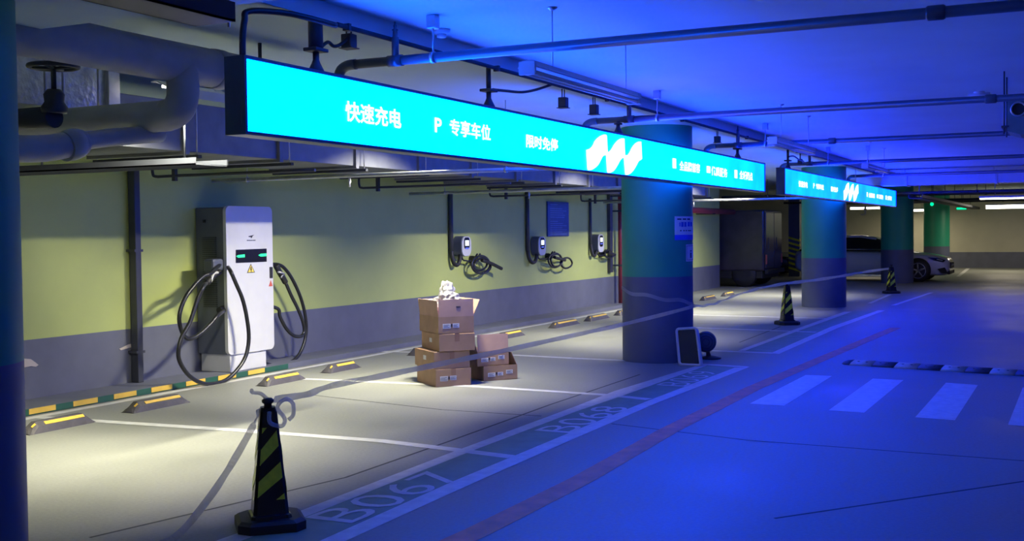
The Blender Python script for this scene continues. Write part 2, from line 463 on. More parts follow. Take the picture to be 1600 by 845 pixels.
def column(x, y, r, zs, label, name='column'):
    b = MB()
    rg = lambda z, rr: [(x+rr*math.cos(2*math.pi*k/64), y+rr*math.sin(2*math.pi*k/64), z) for k in range(64)]
    b.mi = 0; b.loft([rg(0,r),rg(zs,r)], caps=False)
    b.mi = 1; b.loft([rg(zs,r),rg(2.81,r)], caps=False)
    o = b.build(name, ['col_grey','col_green'], loc=(x,y,0))
    return tag(o, label, 'column', kind='structure')
c0 = column(3.155, 4.3, 0.41, 0.98, 'round green and slate column cut off by the near edge of the picture')
c1 = column(12.68, 4.32, 0.41, 0.98, 'round green and slate column with two paper notices and barrier tape round it')
c2 = column(22.58, 4.3, 0.42, 0.95, 'round green and slate column standing under the second light box')
c3 = column(33.05, 4.3, 0.43, 0.92, 'round green and slate column hiding the middle of the white car')
c4 = column(43.43, 4.3, 0.44, 0.85, 'round green and slate column standing beyond the bonnet of the white car')

# paper notices wrapped on the second column
def on_col(cx, cy, r, x, z):
    a = math.atan2(-cy, -cx) + x/r
    return (cx + r*math.cos(a), cy + r*math.sin(a), z)
def col_sheet(name, x0, x1, z0, z1, m, parent, off):
    b = MB(); n = 14
    for i in range(n):
        xa = x0+(x1-x0)*i/n; xb = x0+(x1-x0)*(i+1)/n
        f = b.face([on_col(12.68,4.32,0.41+off,xa,z0), on_col(12.68,4.32,0.41+off,xb,z0), on_col(12.68,4.32,0.41+off,xb,z1), on_col(12.68,4.32,0.41+off,xa,z1)])
    return b.build(name, m, parent)
ap = on_col(12.68,4.32,0.41,0.4,1.5)
t = thing('paper_notice', 'white paper notice with blue lower strip, upper of two on the column', 'notice', ap)
col_sheet('sheet', 0.205, 0.66, 1.455, 1.665, 'label_paper', t, 0.003)
col_sheet('coloured_strip', 0.205, 0.66, 1.395, 1.455, 'poster_blue', t, 0.003)
for (x0,x1,z0,z1,mm) in ((0.24,0.30,1.625,1.64,'ink'),(0.32,0.38,1.625,1.64,'ink'),(0.40,0.47,1.625,1.64,'ink'),
        (0.27,0.285,1.55,1.595,'ink_blue'),(0.295,0.335,1.545,1.6,'ink_blue'),(0.345,0.385,1.545,1.6,'ink_blue'),(0.41,0.46,1.55,1.6,'ink_blue'),(0.48,0.53,1.55,1.6,'ink_blue'),
        (0.28,0.30,1.495,1.51,'ink'),(0.33,0.35,1.495,1.51,'ink'),(0.37,0.39,1.495,1.51,'ink'),(0.41,0.5,1.497,1.507,'ink')):
    col_sheet('print', x0, x1, z0, z1, mm, t, 0.005)
t = thing('paper_notice', 'small white framed notice with dark figure, lower of two on the column', 'notice', on_col(12.68,4.32,0.41,0.45,1.2))
col_sheet('sheet', 0.375, 0.62, 1.15, 1.345, 'label_paper', t, 0.003)
for (x0,x1,z0,z1,mm) in ((0.39,0.395,1.165,1.33,'ink'),(0.60,0.605,1.165,1.33,'ink'),(0.39,0.605,1.326,1.33,'ink'),(0.39,0.605,1.165,1.169,'ink'),
        (0.47,0.51,1.19,1.25,'ink'),(0.47,0.51,1.262,1.277,'ink')):
    col_sheet('print', x0, x1, z0, z1, mm, t, 0.005)

# ================================================================== LIGHT BOXES
LOGO = [(9.140, 3.750, 2.204), (9.186, 3.750, 2.212), (9.230, 3.750, 2.223), (9.269, 3.750, 2.240), (9.304, 3.750, 2.264), (9.328, 3.750, 2.288), (9.364, 3.750, 2.308), (9.413, 3.750, 2.329), (9.464, 3.750, 2.346), (9.519, 3.750, 2.359), (9.565, 3.750, 2.367), (9.596, 3.750, 2.369), (9.620, 3.750, 2.364), (9.627, 3.750, 2.318), (9.633, 3.750, 2.264), (9.639, 3.750, 2.214), (9.679, 3.750, 2.221), (9.721, 3.750, 2.237), (9.763, 3.750, 2.262), (9.802, 3.750, 2.290), (9.847, 3.750, 2.314), (9.900, 3.750, 2.337), (9.946, 3.750, 2.352), (9.996, 3.750, 2.362), (10.042, 3.750, 2.366), (10.072, 3.750, 2.365), (10.077, 3.750, 2.313), (10.082, 3.750, 2.257), (10.089, 3.750, 2.212), (10.129, 3.750, 2.213), (10.168, 3.750, 2.220), (10.206, 3.750, 2.240), (10.241, 3.750, 2.265), (10.279, 3.750, 2.294), (10.322, 3.750, 2.318), (10.375, 3.750, 2.341), (10.433, 3.750, 2.357), (10.489, 3.750, 2.366), (10.537, 3.750, 2.368), (10.544, 3.750, 2.322), (10.550, 3.750, 2.263), (10.559, 3.750, 2.204), (10.511, 3.750, 2.189), (10.470, 3.750, 2.181), (10.437, 3.750, 2.162), (10.403, 3.750, 2.137), (10.364, 3.750, 2.111), (10.313, 3.750, 2.082), (10.264, 3.750, 2.060), (10.212, 3.750, 2.044), (10.150, 3.750, 2.033), (10.099, 3.750, 2.030), (10.088, 3.750, 2.067), (10.075, 3.750, 2.130), (10.062, 3.750, 2.186), (10.036, 3.750, 2.186), (10.012, 3.750, 2.182), (9.972, 3.750, 2.165), (9.932, 3.750, 2.142), (9.888, 3.750, 2.110), (9.837, 3.750, 2.078), (9.790, 3.750, 2.055), (9.736, 3.750, 2.040), (9.683, 3.750, 2.031), (9.641, 3.750, 2.029), (9.627, 3.750, 2.053), (9.619, 3.750, 2.114), (9.609, 3.750, 2.187), (9.570, 3.750, 2.185), (9.533, 3.750, 2.177), (9.503, 3.750, 2.161), (9.477, 3.750, 2.141), (9.446, 3.750, 2.116), (9.404, 3.750, 2.089), (9.360, 3.750, 2.070), (9.310, 3.750, 2.054), (9.264, 3.750, 2.041), (9.222, 3.750, 2.035), (9.181, 3.750, 2.033), (9.165, 3.750, 2.037), (9.158, 3.750, 2.078), (9.149, 3.750, 2.143)]
LX0 = min(p[0] for p in LOGO); LX1 = max(p[0] for p in LOGO)
def light_box(x0, x1, z0, z1, label, words, logo, face='sign_face'):
    y0, y1 = 3.75, 3.87
    t = thing('light_box', label, 'light box', (x0, y0, z0), 'cyan light boxes over the stalls')
    b = MB()
    e = 0.018
    b.box((x0,y0+0.012,z0),(x1,y1,z1), bevel=0.004)
    b.box((x0,y0-0.012,z1-e),(x1,y0+0.014,z1)); b.box((x0,y0-0.012,z0),(x1,y0+0.014,z0+e))
    b.box((x0,y0-0.012,z0+e),(x0+e,y0+0.014,z1-e)); b.box((x1-e,y0-0.012,z0+e),(x1,y0+0.014,z1-e))
    b.build('case', 'pipe', t)
    b = MB(); b.box((x0+e,y0,z0+e),(x1-e,y0+0.013,z1-e)); fp = b.build('lit_panel', face, t)
    b = MB(); b.box((max(x0+e,8.4),y1-0.002,z0+e),(x1-e,y1+0.003,z1-e)); b.build('rear_fill_panel', 'rear_blue_fill', t)  # unseen glowing sheet added behind the box as blue fill for the wall
    pl = lambda x, z: (x, y0-0.003, z)
    for (s, a, c, d, f) in words:
        if s == 'bar':
            b = MB(); b.box((a,y0-0.004,d),(c,y0,f), bevel=0.003); b.build('icon', 'sign_print', fp)
        else:
            text_polys(s, a, c, d, f, pl, 'lettering', 'sign_print', fp, bold=0.018)
    lx0, lx1 = logo
    b = MB()
    b.prism([(lx0+(p[0]-LX0)/(LX1-LX0)*(lx1-lx0), y0-0.001, p[2]) for p in LOGO], (0,-0.004,0))
    b.build('logo', 'sign_print', fp)
    return t
light_box(4.60, 15.53, 2.01, 2.41, 'long cyan lit sign box running from near edge past the notice column',
    [('快速充电', 5.50, 6.11, 2.152, 2.27), ('P', 6.53, 6.62, 2.165, 2.26), ('专享车位', 6.73, 7.33, 2.16, 2.272), ('限时免停', 7.93, 8.53, 2.152, 2.255),
     ('bar', 11.52, 11.63, 2.16, 2.262), ('全品牌兼容', 11.75, 12.50, 2.145, 2.25), ('bar', 12.77, 12.91, 2.165, 2.24), ('优质服务', 12.96, 13.64, 2.14, 2.248),
     ('bar', 13.98, 14.10, 2.15, 2.25), ('全城网点', 14.21, 14.87, 2.145, 2.255)], (LX0, LX1))
k = (28.58-16.72)/(15.53-4.60)
mp = lambda x: 16.72 + (x-4.60)*k
light_box(16.72, 28.58, 2.01, 2.41, 'cyan lit sign box farther along, beyond the gap in the row',
    [('快速充电', mp(5.50), mp(6.11), 2.155, 2.255), ('P', mp(6.53), mp(6.62), 2.165, 2.25), ('专享车位', mp(6.73), mp(7.33), 2.16, 2.255), ('限时免停', mp(7.93), mp(8.53), 2.155, 2.25),
     ('bar', mp(11.52), mp(11.63), 2.16, 2.25), ('全品牌兼容', mp(11.75), mp(12.50), 2.15, 2.25), ('bar', mp(12.77), mp(12.91), 2.165, 2.24), ('优质服务', mp(12.96), mp(13.64), 2.15, 2.25),
     ('bar', mp(13.98), mp(14.10), 2.155, 2.25), ('全城网点', mp(14.21), mp(14.87), 2.15, 2.255)], (21.57, 23.19), 'sign_face_far')

# suspension brackets that carry the boxes from the beam
def bracket(x, label, cable, top=False, plate=True):
    t = thing('sign_bracket', label, 'bracket', (x,3.81,2.41), 'brackets carrying the light boxes')
    b = MB(); b.lathe([(0.045,0),(0.045,0.012),(0.026,0.05),(0.018,0.07),(0.018,0.12)], (x,3.81,2.41), 16); b.build('foot', 'dark_metal', t)
    if not plate:
        b = MB(); b.box((x-0.03,3.78,2.5),(x+0.03,3.84,2.515)); b.build('pad', 'dark_metal', t)
        return t
    b = MB(); b.box((x-0.06,3.765,2.525),(x+0.06,3.855,2.545), bevel=0.004); b.build('plate', 'dark_metal', t)
    b = MB(); b.cyl((x,3.81,2.545),(x,3.81,2.699), 0.042 if top else 0.018); b.build('stem', 'dark_metal', t)
    if cable:
        b = MB(); b.tube(smooth_path(cable), 0.011, 8); b.build('cable', 'cable', t)
bracket(5.31, 'dark bracket with thick stem on light box near its near end', [(5.364, 3.820, 2.556), (5.440, 3.820, 2.599), (5.496, 3.820, 2.585), (5.561, 3.820, 2.602), (5.654, 3.820, 2.660)], True)
bracket(7.43, 'dark bracket on light box beside the first unlit batten', [(7.477, 3.800, 2.547), (7.688, 3.800, 2.560), (7.966, 3.800, 2.580), (8.237, 3.800, 2.628), (8.537, 3.800, 2.702)])
bracket(10.08, 'dark bracket foot on light box under the second overhead pipe', None, False, False)
bracket(14.35, 'dark bracket near the far end of the long light box', None)
bracket(17.24, 'dark bracket on near end of the farther light box', [(16.780, 3.700, 2.562), (17.123, 3.700, 2.591), (17.479, 3.700, 2.562), (17.849, 3.700, 2.552)])
t = thing('power_cable', 'thick black cable rising from near end of light box to ceiling', 'cable', [(4.663, 3.800, 2.420)][0])
b = MB(); b.tube(smooth_path([(4.663, 3.800, 2.420), (4.665, 3.800, 2.505), (4.683, 3.800, 2.599), (4.715, 3.800, 2.650)] + [(4.92,3.76,2.676),(5.1,3.72,2.675),(5.35,3.70,2.67)]), 0.017, 10); b.build('cable', 'cable', t)
def jbox(x, y, z0, z1, label, ztop=2.699, w=0.07):
    t = thing('junction_box', label, 'junction box', (x,y,ztop), 'junction boxes hung near the light boxes')
    b = MB(); b.box((x-w/2,y-0.035,z0),(x+w/2,y+0.035,z1), bevel=0.006); b.build('body', 'dark_metal', t)
    b = MB(); b.box((x-w/2-0.008,y-0.045,z0-0.006),(x+w/2+0.008,y+0.045,z0)); b.build('flange', 'dark_metal', t)
    for s in (-1,1):
        b = MB(); b.cyl((x+s*w*0.35,y,z1),(x+s*w*0.35,y,ztop), 0.005, seg=8); b.build('rod', 'dark_metal', t)
jbox(5.67, 3.83, 2.6, 2.68, 'small dark junction box cabled to the thick stemmed bracket')
jbox(8.84, 3.83, 2.545, 2.63, 'small dark junction box seen under middle of first unlit batten')
jbox(9.53, 3.83, 2.55, 2.635, 'small dark junction box near far end of first unlit batten')
jbox(13.5, 3.83, 2.56, 2.635, 'small dark junction box beside the third overhead pipe')
jbox(18.2, 3.83, 2.53, 2.61, 'small dark junction box cabled to bracket of farther light box')

# ================================================================== OVERHEAD PIPES
def sprinkler_pipe(x, y0, label, hangers, risers, couplings, z=2.55, r=0.029, yend=-6.9, lower=True):
    t = thing('sprinkler_pipe', label, 'pipe', (x,y0,z), 'sprinkler pipes crossing the lane')
    b = MB(); b.tube([(x,yend,z),(x,y0-0.07,z)], r, 16); b.build('pipe', 'pipe', t)
    b = MB(); b.tube(smooth_path([(x,y0-0.1,z),(x,y0-0.03,z-0.006),(x,y0+0.02,z-0.04),(x,y0+0.03,z-0.12),(x,y0+0.03,2.2)],4), r*1.12, 16); b.build('elbow', 'pipe', t)
    for y in hangers:
        b = MB()
        b.cyl((x,y,z+r),(x,y,2.73), 0.006, seg=8); b.build('hanger_rod', 'galv', t)
        b = MB(); b.box((x-0.03,y-0.03,2.72),(x+0.03,y+0.03,2.798), bevel=0.004); b.build('hanger_bracket', 'galv', t)
        b = MB(); b.tube([(x,y-0.012,z),(x,y+0.012,z)], r*1.18, 16); b.build('hanger_ring', 'galv', t)
    for y in risers:
        b = MB(); b.cyl((x,y-0.05,z),(x,y+0.05,z), r*1.2); b.build('tee', 'pipe', t)
        b = MB()
        b.lathe([(0.022,0),(0.022,0.12),(0.016,0.125),(0.014,0.16),(0.02,0.165),(0.009,0.175),(0.011,0.19),(0.006,0.2),(0.006,0.215)], (x,y,z+0.02), 14)
        b.build('upright_sprinkler', 'pipe', t)
    for y in couplings:
        b = MB(); b.tube([(x,y-0.045,z),(x,y-0.035,z),(x,y+0.035,z),(x,y+0.045,z)], [r*1.1,r*1.3,r*1.3,r*1.1], 16); b.build('coupling', 'pipe', t)
P1 = [(5.950, 3.684, 2.545), (5.950, 3.419, 2.571), (5.950, 0.595, 2.559)]
P2 = [(10.130, 3.719, 2.546), (10.130, 3.442, 2.555), (10.130, 0.589, 2.552)]
P3 = [(13.920, 3.690, 2.555), (13.920, 3.349, 2.556), (13.920, 3.216, 2.558), (13.920, 2.553, 2.559)]
P4 = [(18.500, 3.744, 2.546), (18.500, 3.454, 2.556), (18.500, 2.846, 2.564), (18.500, 1.958, 2.570)]
P5 = [(23.400, 3.833, 2.537), (23.400, 3.308, 2.546)]
sprinkler_pipe(5.95, 4.07, 'nearest overhead pipe, running across the lane at top of view', [P1[1][1]], [P1[0][1]], [P1[2][1]])
sprinkler_pipe(10.13, 4.14, 'second overhead pipe, crossing in front of the grey green housing', [P2[1][1]], [P2[0][1]], [P2[2][1]])
sprinkler_pipe(13.92, 4.07, 'third overhead pipe, passing behind the second unlit batten', [P3[1][1]], [P3[0][1]], [P3[3][1]])
sprinkler_pipe(18.5, 4.17, 'fourth overhead pipe, over the near end of the farther light box', [P4[1][1],P4[2][1]], [P4[0][1]], [])
sprinkler_pipe(23.4, 3.95, 'fifth overhead pipe, just in front of the pale air duct', [P5[0][1],P5[1][1]], [], [])

# unlit battens over the lane
def unlit_batten(x0, x1, y, z, label):
    t = thing('batten_lamp', label, 'lamp', (x0,y,2.8), 'unlit battens over the lane')
    b = MB()
    b.loft([[(x,y-0.035,z+0.055),(x,y+0.035,z+0.055),(x,y+0.04,z+0.03),(x,y+0.062,z+0.018),(x,y+0.06,z+0.012),(x,y+0.03,z+0.02),(x,y-0.03,z+0.02),(x,y-0.06,z+0.012),(x,y-0.062,z+0.018),(x,y-0.04,z+0.03)] for x in (x0,x1)])
    for p in b.bm.faces: p.smooth = False
    b.build('housing', 'white_metal', t)
    for s in (-1,1):
        b = MB(); b.cyl((x0+0.02,y+s*0.028,z-0.008),(x1-0.02,y+s*0.028,z-0.008), 0.0135, seg=12); b.build('tube', 'tube_off', t)
    for x in (x0,x1):
        b = MB(); b.box((x-0.012,y-0.05,z-0.024),(x+0.012,y+0.05,z+0.05), bevel=0.004); b.build('end_cap', 'white_metal', t)
    for f in (0.2,0.91):
        xx = x0+(x1-x0)*f
        b = MB(); b.cyl((xx,y,z+0.055),(xx,y,2.795), 0.004, seg=8); b.build('chain', 'galv', t)
        b = MB(); b.lathe([(0.03,0.0),(0.03,-0.006),(0.008,-0.02)], (xx,y,2.8), 12); b.build('ceiling_hook', 'galv', t)
unlit_batten(5.74, 7.45, 2.7, 2.395, 'nearest unlit white batten hanging over the long light box')
unlit_batten(11.52, 13.45, 2.7, 2.385, 'second unlit batten, hanging at the gap between light boxes')
unlit_batten(17.3, 19.4, 2.7, 2.41, 'third unlit batten, small and far, over the farther light box')

# conduit along the lower edge of the beam, detector, tray end
t = thing('conduit', 'thin steel conduit running along the lower edge of the ceiling beam', 'conduit', (5.4,3.725,2.685))
b = MB(); b.cyl((5.4,3.725,2.685),(25.8,3.725,2.685), 0.014, seg=12); b.build('tube', 'dark_metal', t)
for x in (5.5,7.4,9.6,11.8,14.5,17.5,21,25):
    b = MB(); b.box((x-0.012,3.705,2.665),(x+0.012,3.749,2.705)); b.build('clip', 'dark_metal', t)
dp = [(6.391, 3.610, 2.800)][0]
t = thing('smoke_detector', 'small round detector under ceiling beyond the nearest overhead pipe', 'detector', dp)
b = MB(); b.lathe([(0.055,0),(0.055,-0.015),(0.04,-0.03)], dp, 24); b.build('base', 'white_metal', t)
b = MB(); b.lathe([(0.03,-0.03),(0.03,-0.05),(0.015,-0.055)], dp, 20); b.build('sensor', 'white_metal', t)
tr = [(3.520, 2.900, 2.325), (3.522, 2.900, 2.404), (3.112, 2.900, 2.314)]
t = thing('cable_tray', 'dark cable tray end hanging at top of view above the light box corner', 'cable tray', (tr[0][0],2.9,2.5))
b = MB()
zt = tr[0][2]
b.box((1.0,2.9,zt),(tr[0][0],2.91,zt+0.075)); b.box((1.0,2.9,zt),(tr[0][0],3.1,zt+0.008)); b.box((1.0,3.09,zt),(tr[0][0],3.1,zt+0.075))
b.build('tray', 'dark_metal', t)
for x in (2.2, 3.6):
    b = MB(); b.cyl((x,3.0,zt),(x,3.0,2.498), 0.005, seg=8); b.build('rod', 'galv', t)

# hanging housing with a round port
t = thing('hanging_housing', 'grey green box with a round port hanging at right edge', 'housing', (10.5,0.2,2.8))
b = MB(); b.prism([(10.36,0.475,2.3),(10.36,0.475,2.565),(10.36,-0.3,2.565),(10.36,-0.3,2.27),(10.36,0.38,2.27)], (0.5,0,0)); b.build('body', 'box_green', t)
b = MB(); b.lathe([(0.062,0),(0.062,-0.03),(0.05,-0.034),(0.048,0.0)], (10.36,0.39,2.475), 28, axis=(1,0,0), caps=False); b.build('port_ring', 'galv', t)
b = MB(); b.lathe([(0.05,0),(0.05,-0.004)], (10.356,0.39,2.475), 28, axis=(1,0,0)); b.build('port', 'black', t)
for (x,y) in ((10.38,0.5),(10.8,0.5),(10.6,-0.32)):
    b = MB(); b.cyl((x,y,2.28),(x,y,2.798), 0.006, seg=8); b.build('rod', 'dark_metal', t)
b = MB(); b.box((10.34,0.46,2.33),(10.86,0.52,2.345)); b.build('cross_bar', 'dark_metal', t)
cp = [(11.812, 0.789, 2.800)][0]
t = thing('ceiling_camera', 'small pale camera under ceiling near the grey green housing', 'camera', cp)
b = MB(); b.lathe([(0.05,0),(0.05,-0.02),(0.02,-0.03)], cp, 20); b.build('base', 'white_metal', t)
b = MB(); b.tube([(cp[0]-0.02,cp[1]-0.1,cp[2]-0.045),(cp[0]-0.02,cp[1]+0.1,cp[2]-0.05)], 0.03, 14); b.build('body', 'white_metal', t)

# pale air duct across the lane, and services in the dark beyond it
t = thing('air_duct', 'pale steel air duct crossing high over the lane far off', 'air duct', (26,0,2.8))
b = MB(); b.box((26,-6.9,2.44),(26.6,4.25,2.69), bevel=0.004); b.build('duct', 'white_metal', t)
for y in (-4,-2.2,-0.4,1.4,3.2):
    b = MB(); b.box((25.98,y-0.02,2.42),(26.62,y+0.02,2.71)); b.build('flange', 'galv', t)
    b = MB(); b.cyl((26.3,y+0.06,2.68),(26.3,y+0.06,2.798), 0.006, seg=8); b.build('rod', 'galv', t)
for (x, z, r, lab) in ((29.3,2.36,0.04,'dark pipe crossing just beyond the pale air duct'),(32.5,2.42,0.05,'dark pipe crossing above the roof of the white car'),
                  (36.5,2.35,0.035,'thin dark pipe crossing far beyond the white car'),(41.0,2.4,0.05,'dark pipe crossing close to the far wall')):
    t = thing('service_pipe', lab, 'pipe', (x,0,z), 'dark service pipes at the far end')
    b = MB(); b.cyl((x,-6.9,z),(x,8.2,z), r, seg=12); b.build('pipe', 'dark_metal', t)
    for y in (-4,-1,2,7):
        b = MB(); b.cyl((x,y,z+r),(x,y,2.798), 0.008, seg=8); b.build('rod', 'dark_metal', t)
        b = MB(); b.cyl((x,y-0.03,z),(x,y+0.03,z), r*1.2, seg=12); b.build('clamp', 'dark_metal', t)
t = thing('cable_tray', 'dark cable tray running lengthwise under the far ceiling', 'cable tray', (30,3.2,2.8))
b = MB(); b.box((27.2,3.0,2.18),(45.5,3.3,2.19)); b.box((27.2,3.0,2.18),(45.5,3.01,2.26)); b.box((27.2,3.29,2.18),(45.5,3.3,2.26)); b.build('tray', 'dark_metal', t)
for x in (28,31,34,37,40,43):
    b = MB(); b.cyl((x,3.15,2.19),(x,3.15,2.798), 0.008, seg=8); b.build('rod', 'dark_metal', t)

# ================================================================== SERVICES BEHIND THE LIGHT BOX
# large wrapped pipes
t = thing('insulated_pipe', 'thick grey wrapped pipe with tee, hung above the near stall', 'pipe', (4.9,4.55,2.8))
b = MB()
pth = [(-2,4.55,2.485),(1.0,4.55,2.485),(3.2,4.55,2.48),(4.1,4.55,2.49),(4.6,4.55,2.485),(5.2,4.55,2.485),(6.1,4.55,2.485)]
b.tube(smooth_path(pth,4), 0.112, 24); b.build('main_run', 'insulation', t)
b = MB()
b.tube(smooth_path([(5.02,4.53,2.46),(5.02,4.52,2.36),(5.02,4.525,2.28),(5.02,4.56,2.22),(5.02,4.63,2.192),(5.02,4.75,2.188),(5.02,5.4,2.188),(5.02,6.6,2.188),(5.02,8.3,2.188)],5), 0.09, 20); b.build('drop', 'insulation', t)
b = MB(); b.tube([(5.3,4.55,2.485),(5.38,4.55,2.485)], 0.118, 24); b.build('joint_wrap', 'insulation', t)
for x in (2.9,5.75):
    b = MB(); b.cyl((x,4.55,2.46),(x,4.55,2.499 if x < 3.9 else 2.699), 0.012, seg=8); b.build('hanger', 'dark_metal', t)
t = thing('insulated_pipe', 'pale wrapped pipe with elbow, lowest beside the near column', 'pipe', (3.9,4.8,1.98))
b = MB()
b.tube(smooth_path([(3.863, 4.800, 1.950), (4.088, 4.800, 1.951), (4.288, 4.800, 1.964), (4.437, 4.800, 1.993), (4.538, 4.800, 2.013)],4), 0.07, 20); b.build('run', 'insulation', t)
b = MB()
b.tube([(4.415, 4.800, 1.982), (4.467, 4.800, 1.995), (4.512, 4.800, 2.008)], [0.08,0.086,0.08], 20); b.build('joint_wrap', 'insulation', t)
b = MB(); b.tube(smooth_path([(4.503, 4.800, 2.011), (4.685, 4.800, 2.044), (4.901, 4.800, 2.074), (5.130, 4.800, 2.101)],3), 0.05, 16); b.build('branch', 'insulation', t)
# gate valve with hand wheel
vx, vy = 3.98, 4.72
vp = [(4.448, 4.900, 2.197), (4.451, 4.900, 2.293), (4.455, 4.900, 2.416)]
t = thing('gate_valve', 'dark gate valve with round hand wheel near the near column', 'valve', vp[0])
vx, vy = vp[0][0], vp[0][1]
z0v, z1v, z2v = vp[0][2], vp[1][2], vp[2][2]
b = MB(); b.lathe([(0.065,-0.03),(0.07,0.0),(0.05,0.03),(0.055,0.07),(0.035,z1v-z0v)], (vx,vy,z0v), 20); b.build('bonnet', 'dark_metal', t)
b = MB(); b.cyl((vx,vy,z1v-0.02),(vx,vy,z2v+0.02), 0.014, seg=12); b.build('stem', 'dark_metal', t)
b = MB()
R_ = 0.125
ring = [(vx+R_*math.cos(2*math.pi*k/32), vy+R_*math.sin(2*math.pi*k/32), z2v) for k in range(33)]
b.tube(ring, 0.013, 8, caps=False); b.build('hand_wheel', 'dark_metal', t)
for k in range(4):
    a = math.pi/2*k+0.4
    b = MB(); b.tube([(vx,vy,z2v-0.01),(vx+R_*math.cos(a),vy+R_*math.sin(a),z2v)], 0.009, 8); b.build('spoke', 'dark_metal', t)
b = MB(); b.tube([(vx,vy-0.0,z0v-0.05),(vx,vy+0.5,z0v-0.05)], 0.06, 16); b.build('pipe_stub', 'dark_metal', t)
# foil faced duct end behind the pipes
f = [(4.776, 5.600, 2.252), (5.598, 5.600, 2.344), (5.546, 5.600, 2.641), (4.785, 5.600, 2.580)]
fx1 = f[1][0]
t = thing('foil_duct', 'crinkled silver foil duct seen between the wrapped pipes', 'air duct', (fx1-0.8,5.7,2.8))
b = MB(); b.box((4.0,5.6,2.3),(fx1-0.1,6.2,2.79)); b.build('duct', 'foil', t)
b = MB(); b.box((fx1-0.1,5.57,2.29),(fx1,6.23,2.795), bevel=0.004); b.build('end_flange', 'galv', t)
for x in [(4.972, 5.570, 2.392), (5.109, 5.570, 2.406), (5.392, 5.570, 2.437)]:
    b = MB(); b.cyl((x[0],5.55,2.29),(x[0],5.55,2.798), 0.008, seg=8); b.build('rod', 'galv', t)
# long rectangular duct hung in front of the wall
t = thing('air_duct', 'long galvanised air duct hung lengthwise behind the long light box', 'air duct', (7.0,6.8,2.8))
b = MB(); b.box((6.3,6.3,2.17),(21.4,7.3,2.56), bevel=0.005); b.build('duct', 'duct', t)
for k in range(13):
    x = 7.0 + 1.2*k
    b = MB(); b.box((x-0.025,6.27,2.145),(x+0.025,7.33,2.59)); b.build('flange', 'duct', t)
    for y in (6.26,7.34):
        b = MB(); b.cyl((x+0.1,y,2.12),(x+0.1,y,2.798), 0.006, seg=8); b.build('rod', 'galv', t)
    b = MB(); b.box((x+0.08,6.23,2.12),(x+0.12,7.37,2.145)); b.build('bearer', 'tray_metal', t)
# cable tray across, over the near stall
ty = [(6.119, 6.338, 2.020), (6.308, 5.085, 2.020)]
xt = (ty[0][0]+ty[1][0])/2
t = thing('cable_tray', 'dark cable tray crossing above the yellow wall near the green charger side', 'cable tray', (xt,6.6,2.08))
t['label'] = 'dark cable tray crossing above the near stall towards the wall'
b = MB(); b.box((xt,5.5,2.0),(xt+0.35,8.34,2.01)); b.box((xt,5.5,2.0),(xt+0.012,8.34,2.05)); b.box((xt+0.338,5.5,2.0),(xt+0.35,8.34,2.05)); b.build('tray', 'tray_metal', t)
for y in (5.6,7.0,8.2):
    b = MB(); b.cyl((xt+0.01,y,2.0),(xt+0.01,y,2.798), 0.008, seg=8); b.build('rod', 'tray_metal', t)
# branch pipes under the duct towards the wall
for (x, y0, y1, z, lab) in ((9.3,3.95,8.0,2.07,'slim steel pipe crossing under the duct above the floor charger'),
                            (13.4,3.95,8.1,2.045,'slim steel pipe crossing under the duct above the cardboard boxes'),
                            (20.6,3.95,8.1,2.06,'slim steel pipe crossing beyond the column with notices')):
    t = thing('branch_pipe', lab, 'pipe', (x,y0,z), 'slim branch pipes behind the light box')
    b = MB(); b.cyl((x,y0,z),(x,y1,z), 0.02, seg=14); b.build('pipe', 'galv', t)
    for y in (4.6,7.55):
        b = MB(); b.tube([(x,y-0.012,z),(x,y+0.012,z)], 0.026, 14); b.build('clamp', 'galv', t)
        b = MB(); b.cyl((x,y,z+0.02),(x,y,2.699 if y < 5.2 else 2.798), 0.005, seg=8); b.build('rod', 'galv', t)
    b = MB(); b.lathe([(0.012,0),(0.012,-0.03),(0.018,-0.035),(0.006,-0.06),(0.012,-0.085),(0.004,-0.09)], (x,6.3,z-0.02), 12); b.build('sprinkler_head', 'galv', t)
# thin conduits with a return bend near the wall
for (x, y0, y1, z, lab) in ((8.6,6.2,8.15,2.09,'thin conduit with return bend over the floor charger'),(12.25,6.0,8.15,2.09,'thin conduit with return bend above the cardboard boxes'),
                       (15.9,6.0,8.15,2.07,'thin conduit with return bend above the nearest wall charger'),(19.6,6.0,8.15,2.07,'thin conduit with return bend beyond the notice board')):
    t = thing('conduit', lab, 'conduit', (x,y1,z), 'thin conduits with return bends')
    b = MB(); b.tube(smooth_path([(x,y1-0.6,z+0.16),(x,y1-0.05,z+0.16),(x,y1,z+0.13),(x,y1,z+0.03),(x,y1-0.05,z),(x,y1-0.3,z),(x,y0,z)],4), 0.015, 10); b.build('tube', 'dark_metal', t)
    b = MB(); b.box((x-0.02,y1-0.3,z-0.05),(x+0.02,y1-0.26,z+0.2)); b.build('clip', 'dark_metal', t)
    b = MB(); b.cyl((x,y1-0.28,z+0.2),(x,y1-0.28,2.798), 0.006, seg=8); b.build('rod', 'dark_metal', t)
t = thing('red_pipe', 'red fire main running along the wall beyond the column', 'pipe', (22.5,8.0,2.0))
b = MB(); b.cyl((22.2,7.95,1.98),(29.5,7.95,1.98), 0.07, seg=16); b.build('pipe', 'red_pipe', t)
for x in (24.5,27.5):
    b = MB(); b.box((x-0.03,7.86,1.9),(x+0.03,8.348,1.925)); b.build('wall_bracket', 'dark_metal', t)
t = thing('red_standpipe', 'red standpipe rising beside the wall next to the column with notices', 'pipe', (21.78,8.2,0))
b = MB(); b.cyl((21.78,8.2,0.0),(21.78,8.2,2.798), 0.05, seg=14); b.build('pipe', 'red_pipe', t)
